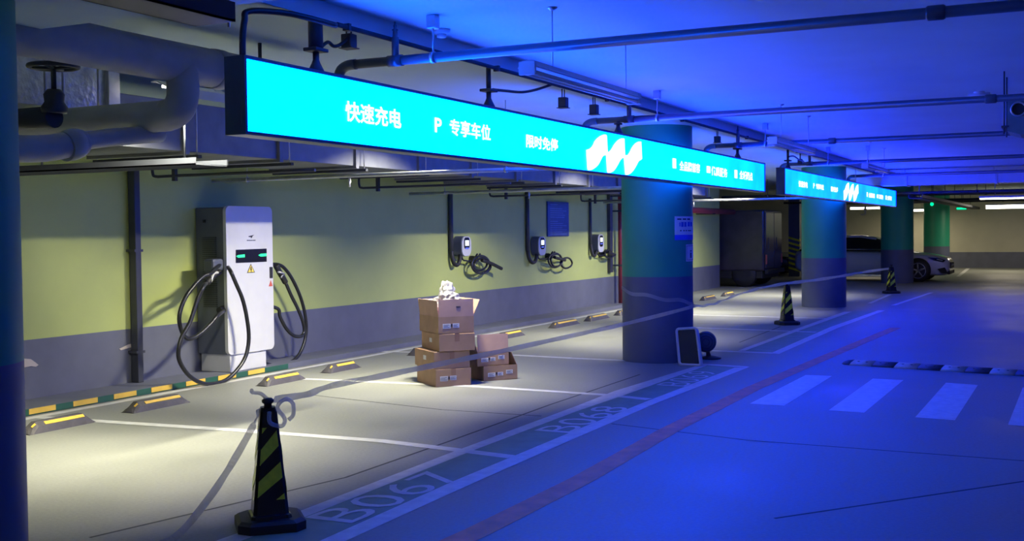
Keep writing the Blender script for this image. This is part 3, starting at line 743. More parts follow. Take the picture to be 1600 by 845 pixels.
for z in (0.8,1.9):
    b = MB(); b.box((21.69,8.13,z),(21.84,8.348,z+0.03)); b.build('wall_clip', 'dark_metal', t)
t = thing('cable_trunking', 'dark cable trunking on the wall just before the red standpipe', 'trunking', (21.4,8.28,0.6))
b = MB(); b.box((21.42,8.28,0.68),(21.56,8.35,2.8), bevel=0.005); b.build('duct', 'dark_metal', t)
t = thing('cable_trunking', 'dark vertical trunking on the yellow wall between column and floor charger', 'trunking', (8.47,8.28,0.06))
b = MB(); b.box((8.44,8.24,0.06),(8.515,8.33,2.8), bevel=0.006); b.build('duct', 'dark_metal', t)
for z in (0.35,1.35,2.2):
    b = MB(); b.box((8.42,8.235,z),(8.535,8.35,z+0.025)); b.build('clip', 'dark_metal', t)

# hooded stall lamps (lit)
def stall_lamp(x, label, power):
    y, z = 5.4, 2.48
    t = thing('hooded_lamp', label, 'lamp', (x,y,2.8), 'lit hooded lamps behind the light boxes')
    a = math.radians(23)
    L = 0.32
    b = MB()
    prof = [(-0.075,-0.02),(-0.05,0.035),(0.05,0.035),(0.09,0.012),(0.085,0.008),(0.045,0.025),(-0.045,0.025),(-0.067,-0.022)]
    rot = lambda u, v: (y + u*math.cos(a) - v*math.sin(a), z + u*math.sin(a) + v*math.cos(a))
    b.loft([[(xx,)+rot(u,v) for u, v in prof] for xx in (x-L,x+L)])
    for p in b.bm.faces: p.smooth = False
    b.build('hood', 'white_metal', t)
    yy, zz = rot(0,0.012)
    b = MB(); b.cyl((x-L+0.02,yy,zz),(x+L-0.02,yy,zz), 0.01, seg=10); b.build('tube', 'tube_lit', t)
    for s in (-1,1):
        b = MB(); b.cyl((x+s*0.22,y,z+0.03),(x+s*0.22,y,2.798), 0.005, seg=8); b.build('rod', 'galv', t)
    ld = bpy.data.lights.new('stall_light', 'AREA')
    ld.shape = 'RECTANGLE'; ld.size = 0.55; ld.size_y = 0.03
    ld.energy = power; ld.color = (1.0, 0.93, 0.68)
    ld.spread = math.radians(118)
    lo = bpy.data.objects.new('stall_light', ld); COL.objects.link(lo)
    lo.parent = t
    y2, z2 = rot(0,-0.012)
    lo.location = (0, y2-y, z2-2.8)
    lo.rotation_euler = (a,0,0)
stall_lamp(6.1, 'lit hooded lamp behind near end of the long light box', STALL_LAMP_W*1.15)
stall_lamp(9.7, 'lit hooded lamp behind middle of the long light box', STALL_LAMP_W)
stall_lamp(14.9, 'lit hooded lamp behind far end of the long light box', STALL_LAMP_W*0.8)
stall_lamp(20.4, 'lit hooded lamp behind near half of the farther light box', STALL_LAMP_W*1.0)
stall_lamp(26.0, 'lit hooded lamp behind far half of the farther light box', STALL_LAMP_W*0.8)

# lit tubes at the far end
def tube_lamp(x, y0, y1, z, label, power, r=0.035):
    t = thing('tube_lamp', label, 'lamp', (x,(y0+y1)/2,2.8), 'lit tube lamps at the far end')
    b = MB(); b.box((x-0.06,y0,z+r),(x+0.06,y1,z+r+0.05), bevel=0.005); b.build('housing', 'white_metal', t)
    b = MB(); b.cyl((x,y0+0.02,z),(x,y1-0.02,z), r, seg=12); b.build('tube', 'tube_lit', t)
    for f in (0.2,0.8):
        yy = y0+(y1-y0)*f
        b = MB(); b.cyl((x,yy,z+0.08),(x,yy,2.798), 0.006, seg=8); b.build('rod', 'galv', t)
    ld = bpy.data.lights.new('tube_light', 'AREA'); ld.shape = 'RECTANGLE'; ld.size = 0.08; ld.size_y = y1-y0
    ld.energy = power; ld.color = (1.0, 0.86, 0.62)
    lo = bpy.data.objects.new('tube_light', ld); COL.objects.link(lo); lo.parent = t
    lo.location = (0, 0, z-r-0.01-2.8)
tube_lamp(40.0, 5.75, 6.75, 2.2, 'lit tube lamp above roof of the white car', FAR_LAMP_W)
tube_lamp(44.6, 4.82, 5.45, 2.165, 'lit tube lamp near the far wall between two columns', FAR_LAMP_W)
tube_lamp(42.3, 1.25, 2.62, 2.2, 'brightest lit tube lamp near far wall at the right', FAR_LAMP_W*2.0, 0.06)
tube_lamp(30.0, 0.2, 2.0, 2.2, 'thin lit tube lamp under the far dark pipes', FAR_LAMP_W*0.6, 0.018)
t = thing('exit_sign', 'small green lit exit sign hanging before the far wall', 'sign', (44.3,3.53,2.8))
b = MB(); b.box((44.3,3.36,2.15),(44.36,3.72,2.25), bevel=0.006); b.build('case', 'dark_metal', t)
b = MB(); b.box((44.285,3.375,2.165),(44.3,3.705,2.235)); b.build('lit_face', 'green_led', t)
b = MB(); b.cyl((44.33,3.54,2.25),(44.33,3.54,2.798), 0.01, seg=8); b.build('rod', 'dark_metal', t)
t = thing('alarm_lamp', 'tiny green lamp hanging before the farthest column', 'lamp', (36.4,3.74,2.3))
b = MB(); b.lathe([(0.03,0),(0.05,-0.03),(0.05,-0.07),(0.02,-0.1)], (36.4,3.74,2.27), 14); b.build('dome', 'green_led', t)
b = MB(); b.cyl((36.4,3.74,2.26),(36.4,3.74,2.798), 0.012, seg=8); b.build('rod', 'dark_metal', t)
t = thing('hook_pipe', 'short pale hooked pipe end below the lit tube over the white car', 'pipe', (38.8,6.1,2.2))
b = MB(); b.tube(smooth_path([(38.8,6.05,2.8),(38.8,6.05,2.1),(38.8,6.06,2.0),(38.8,6.12,1.97),(38.8,6.2,1.98)],4), 0.03, 12); b.build('pipe', 'white_metal', t)
b = MB(); b.cyl((38.8,6.05,2.12),(38.8,6.05,2.17), 0.045, seg=12); b.build('collar', 'white_metal', t)

# ================================================================== FLOOR CHARGER
CX0, CX1, CY = 9.40, 10.17, 7.92
t = thing('floor_charger', 'tall white fronted charging cabinet with cable loops on both sides', 'charger', (9.75,8.1,0.06))
b = MB(); b.box((CX0+0.01,CY+0.035,0.25),(CX1-0.01,8.34,1.8), bevel=0.012); cab = b.build('cabinet', 'grey_metal', t, label='slate cabinet side')
def rrect(x0, x1, z0, z1, r, y, n=6):
    pts = []
    for (cx, cz, a0) in ((x1-r,z1-r,0),(x0+r,z1-r,90),(x0+r,z0+r,180),(x1-r,z0+r,270)):
        for k in range(n+1):
            a = math.radians(a0+90*k/n)
            pts.append((cx+r*math.cos(a), y, cz+r*math.sin(a)))
    return pts
b = MB(); b.prism(rrect(CX0,CX1,0.245,1.812,0.06,CY), (0,0.04,0)); fr = b.build('front_panel', 'white_metal', t, label='white front panel')
b = MB(); b.box((CX0+0.05,CY+0.02,0.06),(CX1-0.12,8.33,0.255), bevel=0.006); b.build('plinth', 'white_metal', t, label='pale plinth')
sc = [(9.547, 7.920, 1.350), (10.061, 7.920, 1.354), (10.057, 7.920, 1.211), (9.543, 7.920, 1.211)]
b = MB(); b.prism([(p[0],CY+0.001,p[2]) for p in sc], (0,-0.005,0)); scr = b.build('screen', 'black_gloss', fr, label='dark screen with green arrows')
for ar in ([(9.549, 7.920, 1.282), (9.580, 7.920, 1.294), (9.687, 7.920, 1.299), (9.686, 7.920, 1.267), (9.579, 7.920, 1.266)], [(9.913, 7.920, 1.285), (9.954, 7.920, 1.299), (10.052, 7.920, 1.302), (10.051, 7.920, 1.271), (9.953, 7.920, 1.269)]):
    b = MB(); b.prism([(p[0],CY-0.005,p[2]) for p in ar], (0,-0.002,0)); b.build('indicator', 'green_led', fr, label='green lit arrow')
wt = [(9.791, 7.920, 1.196), (9.723, 7.920, 1.098), (9.856, 7.920, 1.100)]
b = MB(); b.prism([(p[0],CY+0.001,p[2]) for p in wt], (0,-0.003,0)); b.build('warning_sign', 'ink', fr, label='black edge of warning triangle')
c_ = [sum(p[i] for p in wt)/3 for i in range(3)]
b = MB(); b.prism([(c_[0]+(p[0]-c_[0])*0.78, CY-0.002, c_[2]+(p[2]-c_[2])*0.78) for p in wt], (0,-0.002,0)); b.build('warning_sign', 'warn_yellow', fr, label='yellow warning triangle')
b = MB(); b.prism([(c_[0]+u,CY-0.004,c_[2]+v) for u, v in ((-0.006,0.03),(0.012,0.035),(0.004,0.008),(0.014,0.01),(-0.006,-0.028),(-0.001,0.0),(-0.012,-0.002))], (0,-0.002,0)); b.build('warning_sign', 'ink', fr, label='dark bolt mark')
lg = [(9.756, 7.920, 1.491), (9.852, 7.920, 1.506), (9.830, 7.920, 1.494), (9.804, 7.920, 1.469), (9.798, 7.920, 1.483), (9.773, 7.920, 1.482)]
b = MB(); b.prism([(p[0],CY+0.001,p[2]) for p in lg], (0,-0.004,0)); b.build('logo', 'ink', fr, label='small dark wing logo')
for (a, c) in ((246,262),(266,280),(284,298),(302,326)):
    q = [(9.733, 7.920, 1.446), (9.875, 7.920, 1.454)]
    x0 = q[0][0]+(q[1][0]-q[0][0])*(a-246)/80; x1 = q[0][0]+(q[1][0]-q[0][0])*(c-246)/80
    b = MB(); b.box((x0,CY-0.003,q[0][2]-0.004),(x1,CY+0.001,q[0][2]+0.006)); b.build('lettering', 'grey_metal', fr)
hd = [(10.107, 7.920, 1.151), (10.152, 7.920, 1.027)]
b = MB(); b.box((hd[0][0],CY-0.012,hd[1][2]),(hd[1][0],CY+0.001,hd[0][2]), bevel=0.004); b.build('door_handle', 'black', fr)
rw = [(10.125, 7.920, 1.005), (10.090, 7.920, 0.938), (10.157, 7.920, 0.938)]
b = MB(); b.prism([(p[0],CY+0.001,p[2]) for p in rw], (0,-0.003,0)); b.build('warning_sign', 'warn_red', fr, label='small red warning triangle')
for k in range(34):
    z = 0.75 + 0.022*k
    b = MB() if k == 0 else b
    b.box((CX0-0.004,8.06,z),(CX0+0.012,8.24,z+0.009))
b.build('vent_louvres', 'dark_metal', cab)
b = MB(); b.box((CX0-0.002,8.2,1.64),(CX0+0.01,8.23,1.67)); b.build('lock', 'black', cab)
# holsters and guns
def gun(path, name, par):
    b = MB(); b.tube(smooth_path(path,4), [0.03]*1+[0.034]*(4*(len(path)-1)-1)+[0.024], 12); b.build(name, 'black', par)
b = MB(); b.box((9.24,7.96,1.12),(9.41,8.1,1.26), bevel=0.025); b.build('holster', 'grey_metal', t)
gl = [(9.330, 7.950, 1.124), (9.233, 7.950, 1.094), (9.163, 7.950, 1.046), (9.117, 7.950, 1.012)]
gun(gl, 'charging_gun', t)
b = MB(); g2 = [(9.203, 7.930, 1.111), (9.268, 7.930, 1.119), (9.162, 7.930, 1.028), (9.232, 7.930, 1.074)]
b.tube(smooth_path([g2[1],g2[0],g2[2]],3), 0.016, 8); b.build('gun_grip', 'white_metal', t)
ca = [(9.40,7.9,1.17)] + [(9.249, 7.740, 1.129), (9.331, 7.740, 0.996), (9.425, 7.740, 0.836), (9.488, 7.740, 0.636), (9.514, 7.740, 0.424), (9.461, 7.740, 0.245), (9.326, 7.740, 0.116), (9.128, 7.740, 0.023), (8.865, 7.740, 0.020), (8.668, 7.740, 0.092), (8.531, 7.740, 0.206), (8.459, 7.740, 0.347), (8.505, 7.740, 0.513), (8.632, 7.740, 0.661), (8.745, 7.740, 0.875), (8.839, 7.740, 1.006)] + [gl[3]]
b = MB(); b.tube(smooth_path(ca,5), 0.021, 10); b.build('cable', 'cable', t)
cb = [(9.40,7.96,0.72)] + [(9.174, 7.860, 0.681), (9.058, 7.860, 0.600), (8.870, 7.860, 0.502), (8.725, 7.860, 0.485), (8.639, 7.860, 0.571), (8.615, 7.860, 0.721), (8.701, 7.860, 0.888), (8.848, 7.860, 1.017), (8.979, 7.860, 1.095), (9.091, 7.860, 1.121)] + [(9.36,7.98,1.2)]
b = MB(); b.tube(smooth_path(cb,5), 0.021, 10); b.build('cable', 'cable', t)
b = MB(); b.cyl((9.415,7.99,0.735),(9.34,7.98,0.72), 0.035); b.build('cable_gland', 'black', t)
b = MB(); b.box((10.16,7.99,1.1),(10.26,8.11,1.22), bevel=0.02); b.build('holster', 'grey_metal', t)
gr = [(10.324, 8.000, 1.165), (10.385, 8.000, 1.087), (10.446, 8.000, 1.020), (10.500, 8.000, 0.955)]
gun(gr, 'charging_gun', t)
b = MB(); q = [(10.328, 7.970, 1.089), (10.436, 7.970, 1.065), (10.371, 7.970, 1.023)]
b.tube(q, 0.012, 8); b.build('gun_grip', 'white_metal', t)
cc = [(10.17,8.05,1.17)] + [(10.443, 8.050, 1.166), (10.601, 8.050, 1.079), (10.738, 8.050, 0.929), (10.852, 8.050, 0.749), (10.924, 8.050, 0.555), (10.939, 8.050, 0.377), (10.876, 8.050, 0.207), (10.738, 8.050, 0.075), (10.502, 8.050, 0.025), (10.321, 8.050, 0.033)] + [(10.05,8.1,0.13)]
b = MB(); b.tube(smooth_path(cc,5), 0.02, 10); b.build('cable', 'cable', t)
cd = [gr[3]] + [(10.571, 7.980, 0.809), (10.684, 7.980, 0.659), (10.775, 7.980, 0.509), (10.805, 7.980, 0.390), (10.746, 7.980, 0.331), (10.605, 7.980, 0.349), (10.468, 7.980, 0.441), (10.358, 7.980, 0.582), (10.320, 7.980, 0.677)] + [(10.16,8.05,0.72)]
b = MB(); b.tube(smooth_path(cd,5), 0.02, 10); b.build('cable', 'cable', t)
b = MB(); b.cyl((10.15,8.05,0.73),(10.23,8.03,0.72), 0.035); b.build('cable_gland', 'black', t)

# ================================================================== WALL CHARGERS
def wall_charger(x, z0, z1, pole_x, ztop, zloop, label, coil, pw=0.035):
    # x: body centre; coil: list of loops (path) hung on the holster
    t = thing('wall_charger', label, 'wall charger', (x,8.35,(z0+z1)/2), 'wall chargers on the yellow wall')
    w = 0.15
    b = MB(); b.prism(rrect(x-w,x+w,z0,z1,0.1,8.2), (0,0.14,0)); bd = b.build('body', 'grey_metal', t)
    b = MB(); b.prism(rrect(x-w+0.006,x+w-0.006,z0+0.006,z1-0.006,0.1,8.185), (0,0.02,0)); b.build('front_cover', 'white_metal', t)
    b = MB(); b.prism(rrect(x-0.085,x+0.085,z0+0.11,z1-0.02,0.05,8.18), (0,0.01,0)); b.build('display', 'black_gloss', t)
    b = MB(); b.box((x-0.055,8.176,z1-0.145),(x+0.055,8.182,z1-0.065)); b.build('lit_screen', 'screen_lit', t)
    b = MB(); b.box((x-0.05,8.176,z1-0.19),(x+0.05,8.182,z1-0.175)); b.build('status_strip', 'screen_blue', t)
    b = MB()
    b.tube([(pole_x,8.31,ztop),(pole_x,8.31,zloop+0.2)], pw, 12); b.build('conduit', 'dark_metal', t)
    b = MB(); dx = (x-w+0.05)-pole_x
    b.tube(smooth_path([(pole_x,8.31,zloop+0.22),(pole_x,8.29,zloop+0.08),(pole_x+dx*0.3,8.27,zloop),(pole_x+dx*0.75,8.26,zloop+0.01),(pole_x+dx,8.25,zloop+0.1),(pole_x+dx+0.01,8.25,z0+0.16)],5), 0.032, 12); b.build('flexible_hose', 'black', t)
    hx, hz = coil['holster']
    b = MB(); b.lathe([(0.06,0),(0.06,-0.05),(0.045,-0.09),(0.03,-0.13)], (hx,8.35,hz), 16, axis=(0,1,0)); b.build('holster', 'black', t)
    for s in (-1,1):
        b = MB(); b.cyl((hx+s*0.04,8.24,hz+0.04),(hx+s*0.05,8.2,hz+0.09), 0.014, seg=8); b.build('hook', 'black', t)
    b = MB(); b.tube(smooth_path([(x-0.02,8.26,z0+0.01),(x+0.02,8.25,z0-0.06),(hx-0.12,8.22,hz-0.02)] ,4), 0.013, 8); b.build('lead', 'cable', t)
    for lp in coil['loops']:
        cx, cz, ra, rb, n = lp
        pts = [(cx+ra*math.cos(2*math.pi*k/26), 8.2+0.006*math.sin(k*0.7), cz+rb*math.sin(2*math.pi*k/26)) for k in range(int(26*n)+1)]
        b = MB(); b.tube(pts, 0.017, 8); b.build('coiled_cable', 'cable', t)
    b = MB(); b.tube(smooth_path(coil['gun'],4), 0.028, 10); b.build('plug', 'black', t)
wall_charger(15.18, 1.15, 1.455, 14.92, 2.12, 1.03, 'wall charger with round coil of cable, nearest the floor charger',
    {'holster': (15.6,1.09), 'loops': [(15.66,1.01,0.30,0.135,1.0),(15.72,0.99,0.27,0.12,1.0),(15.62,1.03,0.24,0.11,1.0)], 'gun': [(15.6,8.15,1.08),(15.9,8.14,1.02),(16.25,8.14,0.93)]})
wall_charger(17.93, 1.1, 1.43, 17.6, 2.19, 0.99, 'middle wall charger with spare cable loop beneath, beside the notice board',
    {'holster': (18.45,1.07), 'loops': [(18.5,1.0,0.29,0.125,1.0),(18.56,1.0,0.25,0.11,1.0),(19.0,0.94,0.26,0.095,1.0)], 'gun': [(18.35,8.15,1.06),(18.55,8.14,1.03),(18.8,8.14,1.0)]})
wall_charger(20.68, 1.1, 1.45, 20.44, 2.14, 1.04, 'wall charger farthest along the wall, close to the column with notices',
    {'holster': (21.0,1.06), 'loops': [(21.15,1.04,0.24,0.06,1.0),(21.12,1.06,0.2,0.075,1.0)], 'gun': [(20.95,8.15,1.1),(21.1,8.14,1.06),(21.28,8.13,1.04)]}, 0.028)
nb = [(18.470, 8.330, 2.048), (19.418, 8.330, 2.066), (19.403, 8.330, 1.417), (18.455, 8.330, 1.424)]
t = thing('notice_board', 'dark blue notice board with small print hung between wall chargers', 'notice board', (18.9,8.35,1.75))
nx0, nx1, nz0, nz1 = nb[0][0], nb[1][0], nb[3][2], nb[0][2]
b = MB(); b.box((nx0,8.32,nz0),(nx1,8.349,nz1), bevel=0.005); b.build('board', 'board_blue', t)
ln = 0
for k in range(15):
    if k in (1, 7): continue
    z = nz1 - 0.05 - 0.038*k
    b = MB(); b.box((nx0+0.1,8.317,z-0.007),(nx0+0.1+(nx1-nx0-0.2)*(0.45 if k in (0,8) else 0.7+0.3*math.sin(k*1.7)**2),8.321,z+0.007)); b.build('printed_line', 'board_print', t)

# ================================================================== WHEEL STOPS
def wheel_stop(x, y, label, L=0.66):
    t = thing('wheel_stop', label, 'wheel stop', (x,y,0), 'rubber wheel stops')
    b = MB()
    sec = lambda xx, e: [(xx, y-0.0+0.0, 0.0)] if False else [(xx,y,0),(xx,y+0.02,0.05*e),(xx,y+0.055,0.085*e),(xx,y+0.1,0.085*e),(xx,y+0.13,0.05*e),(xx,y+0.15,0)]
    b.loft([sec(x,0.12), sec(x+0.03,0.45), sec(x+0.1,1.0), sec(x+L-0.1,1.0), sec(x+L-0.03,0.45), sec(x+L,0.12)])
    for f in b.bm.faces: f.smooth = False
    bd = b.build('body', 'stop_rubber', t)
    b = MB(); b.obox((x+0.17,y+0.026,0.056),(L-0.27,0,0),(0,0.02,0.02),(0,-0.003,0.003)); b.build('reflector', 'stop_yellow', t)
    b = MB()
    b.prism([(x+0.05,y+0.035,0.045),(x+0.085,y+0.035,0.064),(x+0.085,y+0.05,0.074),(x+0.05,y+0.05,0.053)],(0,-0.004,0.004)); b.build('end_plug', 'stop_yellow', bd)
    return t
for (x, y, lab, L) in ((6.13,7.09,'wheel stop nearest the near column',0.66),(7.24,7.13,'wheel stop below the dark vertical trunking',0.7),
        (9.04,7.14,'wheel stop just behind the top of the near traffic cone',0.66),(10.17,7.17,'wheel stop in front of the white charger, on its far side',0.6),
        (12.02,7.2,'wheel stop peeping out behind the tall stack of cardboard boxes',0.7),(14.3,7.15,'wheel stop seen just past the short stack of cardboard boxes',0.75),
        (16.25,7.2,'wheel stop below the middle wall charger',1.0),(17.7,7.2,'wheel stop below the notice board',0.9),
        (19.1,7.2,'wheel stop half hidden by edge of the notice column',0.6),(23.7,7.0,'wheel stop just past the column with notices',0.9),
        (25.35,7.0,'wheel stop by the dark van and the loose barrier tape',0.8)):
    wheel_stop(x, y, 'black and yellow rubber ' + lab, L)

# ================================================================== TRAFFIC CONES
def cone_parts(t, x, y):
    H = 0.655
    def sq(z, w, ch):
        c = ch
        pts = [(-w+c,-w),(w-c,-w),(w,-w+c),(w,w-c),(w-c,w),(-w+c,w),(-w,w-c),(-w,-w+c)]
        return [(x+p, y+q, z) for p, q in pts]
    b = MB(); b.loft([sq(0,0.17,0.055), sq(0.045,0.17,0.055), sq(0.06,0.15,0.05)])
    for f in b.bm.faces: f.smooth = False
    b.build('base', 'black', t)
    b = MB(); b.loft([sq(0.055,0.105,0.02), sq(0.075,0.1,0.02), sq(0.08,0.09,0.018), sq(0.60,0.042,0.012), sq(0.62,0.036,0.012)])
    for f in b.bm.faces: f.smooth = False
    b.build('cone_body', 'black_gloss', t)
    b = MB(); b.lathe([(0.02,0),(0.02,0.015),(0.03,0.022),(0.032,0.034),(0.02,0.045)], (x,y,0.62), 16); b.build('top_knob', 'black', t)
    # slanted reflective bands on the four faces
    hw = lambda z: 0.09 + (0.042-0.09)*(z-0.08)/0.52
    za, zb = 0.155, 0.52
    for f_ in range(4):
        ca, sa = (1,0,-1,0)[f_], (0,1,0,-1)[f_]
        bm_ = MB()
        for k in range(-3,4):
            base = za + 0.16*k + 0.015
            # band corners in (u, z) with u from -1 to 1; slope rises with u
            poly = [(-1,base),(1,base+0.095),(1,base+0.175),(-1,base+0.08)]
            # clip to za..zb
            def clip(P, zc, keep):
                out = []
                for i in range(len(P)):
                    a, c = P[i], P[(i+1)%len(P)]
                    ia, ic = keep(a[1]), keep(c[1])
                    if ia: out.append(a)
                    if ia != ic:
                        tt = (zc-a[1])/(c[1]-a[1]); out.append((a[0]+(c[0]-a[0])*tt, zc))
                return out
            P = clip(poly, za, lambda z: z >= za)
            P = clip(P, zb, lambda z: z <= zb) if len(P) > 2 else []
            if len(P) > 2:
                pts = []
                for u, z in P:
                    w = hw(z); uu = u*(w-0.014)
                    d = w+0.0025
                    # face f_: outward (0,-1), (1,0), (0,1), (-1,0)
                    ox, oy = (0,1,0,-1)[f_], (-1,0,1,0)[f_]
                    tx, ty = (1,0,-1,0)[f_], (0,1,0,-1)[f_]
                    pts.append((x+ox*d+tx*uu, y+oy*d+ty*uu, z))
                bm_.face(pts)
        bm_.build('reflective_band', 'reflect_yellow', t)
    return t
cn = thing('traffic_cone', 'nearest black cone with yellow slanted bands and tape knotted at its top', 'traffic cone', (4.69,3.70,0), 'black and yellow traffic cones')
cone_parts(cn, 4.69, 3.70)
cn.rotation_euler = (0,0,math.radians(-46))
k2 = dup(cn, (18.1,4.02,0), 'black and yellow traffic cone between the two nearer columns')
k2.rotation_euler = (0,0,math.radians(-55))
k3 = dup(cn, (27.6,3.72,0), 'small far black and yellow cone in front of the white car', None)
k3.rotation_euler = (0,0,math.radians(-55))
for k_ in (k2, k3): k_['group'] = 'black and yellow traffic cones'

# ================================================================== BARRIER TAPE
def tape_between(pts, w, twist, seed, n=10):
    path = smooth_path(pts, n)
    dirs = []
    for i in range(len(path)):
        a = twist[0] + (twist[1]-twist[0])*i/(len(path)-1) + 0.25*math.sin(i*0.7+seed)
        tv = (path[min(i+1,len(path)-1)] - path[max(0,i-1)]).normalized()
        side = tv.cross(Vector((0,0,1)))
        if side.length < 0.05: side = Vector((1,0,0))
        side.normalize(); up = side.cross(tv).normalized()
        dirs.append((up*math.cos(a) + side*math.sin(a))*w/2)
    return path, dirs
t = thing('barrier_tape', 'loose barrier tape slanting from the near cone down to the floor', 'barrier tape', (4.69,3.7,0.6), 'grey barrier tape')
b = MB(); b.ribbon(*tape_between([(4.66,3.73,0.615)] + [(4.768, 3.850, 0.516), (4.599, 3.850, 0.351), (4.396, 3.850, 0.189)] + [(4.27,3.965,0.012),(4.05,4.02,0.006)], 0.038, (0.9,0.1), 1)); b.build('tape', 'tape', t)
t = thing('barrier_tape', 'barrier tape strung from the near cone past cardboard boxes to the column', 'barrier tape', (4.7,3.7,0.62), 'grey barrier tape')
b = MB(); b.ribbon(*tape_between([(4.71,3.68,0.655),(5.05,3.72,0.635)] + [(5.493, 3.860, 0.621), (6.046, 3.860, 0.614), (6.688, 3.860, 0.610), (7.443, 3.860, 0.606), (8.344, 3.860, 0.606), (9.435, 3.860, 0.606)] + [(10.6,3.9,0.60),(12.2,3.85,0.632),(12.72,3.882,0.642)], 0.04, (0.25,0.05), 2)); b.build('tape', 'tape', t)
# the knot at the top of the near cone
b = MB(); b.tube(smooth_path([(4.65,3.66,0.60),(4.63,3.64,0.55),(4.67,3.6,0.53),(4.71,3.61,0.56),(4.69,3.64,0.62),(4.74,3.63,0.655),(4.79,3.62,0.63),(4.795,3.62,0.57),(4.77,3.63,0.545)],5), 0.011, 8); b.build('knot', 'tape', t)
b = MB(); b.tube(smooth_path([(4.68,3.7,0.66),(4.66,3.72,0.69),(4.62,3.74,0.70),(4.6,3.73,0.715)],4), 0.01, 8); b.build('loose_end', 'tape', t)
t = thing('barrier_tape', 'barrier tape wound once round the column with notices', 'barrier tape', (12.68,4.32,0.7), 'grey barrier tape')
b = MB(); pp = []
for k in range(41):
    s = -0.62+1.27*k/40
    p = on_col(12.68,4.32,0.416,s,0.845-0.2*((k/40))+0.012*math.sin(k*0.5)); pp.append(p)
b.ribbon(pp, [Vector((0,0,0.021))]*len(pp)); b.build('tape', 'tape', t)
t = thing('barrier_tape', 'pale barrier tape running from column past two far cones', 'barrier tape', (13,4.0,0.6), 'grey barrier tape')
b = MB(); b.ribbon(*tape_between([(12.73,3.91,0.63)] + [(13.479, 4.000, 0.587), (14.039, 4.000, 0.588), (14.800, 4.000, 0.628), (16.178, 4.000, 0.662), (17.847, 4.000, 0.660)] + [(18.607, 3.800, 0.670), (21.322, 3.800, 0.635), (24.203, 3.800, 0.614), (28.113, 3.800, 0.565)], 0.06, (1.0,0.3), 3)); b.build('tape', 'tape', t)

# ================================================================== CARDBOARD BOXES
q = [(9.916, 5.944, 0.000), (9.623, 5.549, 0.000), (9.917, 5.314, 0.000), (10.198, 5.320, 0.000), (10.458, 5.049, 0.000)]
C0 = Vector(q[1]); u = (Vector(q[2])-C0); Lu = u.length; u.normalize(); v = Vector((-u.y,u.x,0)); v = -v if (Vector(q[0])-C0).dot(v) < 0 else v
Lv = 0.52
def carton(o, lu, lv, h, z, label, flaps=None, rotz=0.0, stickers=(), shade='cardboard', side_sticker=False):
    # o: floor position of the corner facing the lane; u along the front, v into depth
    uu = Matrix.Rotation(rotz,3,'Z') @ u; vv = Matrix.Rotation(rotz,3,'Z') @ v
    o = Vector((o.x,o.y,z))
    t = thing('cardboard_box', label, 'cardboard box', (o.x,o.y,z), 'brown cardboard boxes')
    P = lambda a, c, e: o + uu*a + vv*c + Vector((0,0,e))
    b = MB(); th = 0.006
    Z = Vector((0,0,1))
    if flaps is None:
        b.obox(P(0,0,0.001), uu*lu, vv*lv, Z*(h-0.002), bevel=0.004); b.build('body', shade, t)
        b = MB(); b.obox(P(lu/2-0.025,-0.001,h*0.55), uu*0.05, vv*(lv+0.002), Z*(h*0.45)); b.build('packing_tape', 'packing_tape', t)
    else:
        b.obox(P(0,0,0.001), uu*lu, vv*lv, Z*0.008)
        b.obox(P(0,0,0.001), uu*lu, vv*th, Z*h); b.obox(P(0,lv-th,0.001), uu*lu, vv*th, Z*h)
        b.obox(P(0,th,0.001), uu*th, vv*(lv-2*th), Z*h); b.obox(P(lu-th,th,0.001), uu*th, vv*(lv-2*th), Z*h)
        b.build('body', shade, t)
        for (side, hh, lean) in flaps:
            b = MB()
            if side == 'front': b.obox(P(0.004,0,h), uu*(lu-0.008), vv*0.005, Z*hh - vv*lean)
            if side == 'back':  b.obox(P(0.004,lv-0.005,h), uu*(lu-0.008), vv*0.005, Z*hh + vv*lean)
            if side == 'near':  b.obox(P(0,0.006,h), uu*0.005, vv*(lv-0.012), Z*hh - uu*lean)
            if side == 'far':   b.obox(P(lu-0.005,0.006,h), uu*0.005, vv*(lv-0.012), Z*hh + uu*lean)
            b.build('flap', 'cardboard_in', t)
    for (a0, a1, e0, e1) in stickers:
        b = MB(); b.obox(P(lu*a0,-0.002,h*e0), uu*lu*(a1-a0), vv*0.002, Z*h*(e1-e0)); st = b.build('label_sticker', 'label_paper', t)
        for k in range(3):
            b = MB(); b.obox(P(lu*(a0+0.1*(a1-a0)),-0.003,h*(e0+(e1-e0)*(0.2+0.25*k))), uu*lu*(a1-a0)*(0.75-0.2*(k%2)), vv*0.001, Z*0.004); b.build('print', 'grey_metal', st)
    if side_sticker:
        b = MB(); b.obox(P(-0.002,lv*0.4,h*0.45), uu*0.002, vv*lv*0.14, Z*h*0.25); b.build('label_sticker', 'label_paper', t)
    return t, P
h = 0.172
S1 = ((0.12,0.34,0.32,0.6),(0.4,0.58,0.35,0.6)); D1 = ((0.345,0.395,0.38,0.55),)
def box_mark(P, lu, a0, a1, z0, z1, t):
    b = MB(); b.obox(P(lu*a0,-0.003,z0), u*lu*(a1-a0), v*0.003, Vector((0,0,z1-z0))); b.build('print_mark', 'ink', t)
t1, P = carton(C0, Lu, Lv, h, 0.0, 'brown cardboard box at the bottom of the tall stack', None, 0, S1, side_sticker=False); box_mark(P, Lu, 0.345, 0.39, h*0.4, h*0.56, t1)
t1, P = carton(C0+u*(-0.012)+v*0.01, Lu*1.01, Lv, h, h, 'cardboard box second from the bottom of the tall stack', None, 0.01, (), side_sticker=True)
t1, P = carton(C0+u*0.04, Lu*1.0, Lv, h, 2*h, 'cardboard box third from the bottom of the tall stack', None, -0.03, (), side_sticker=True)
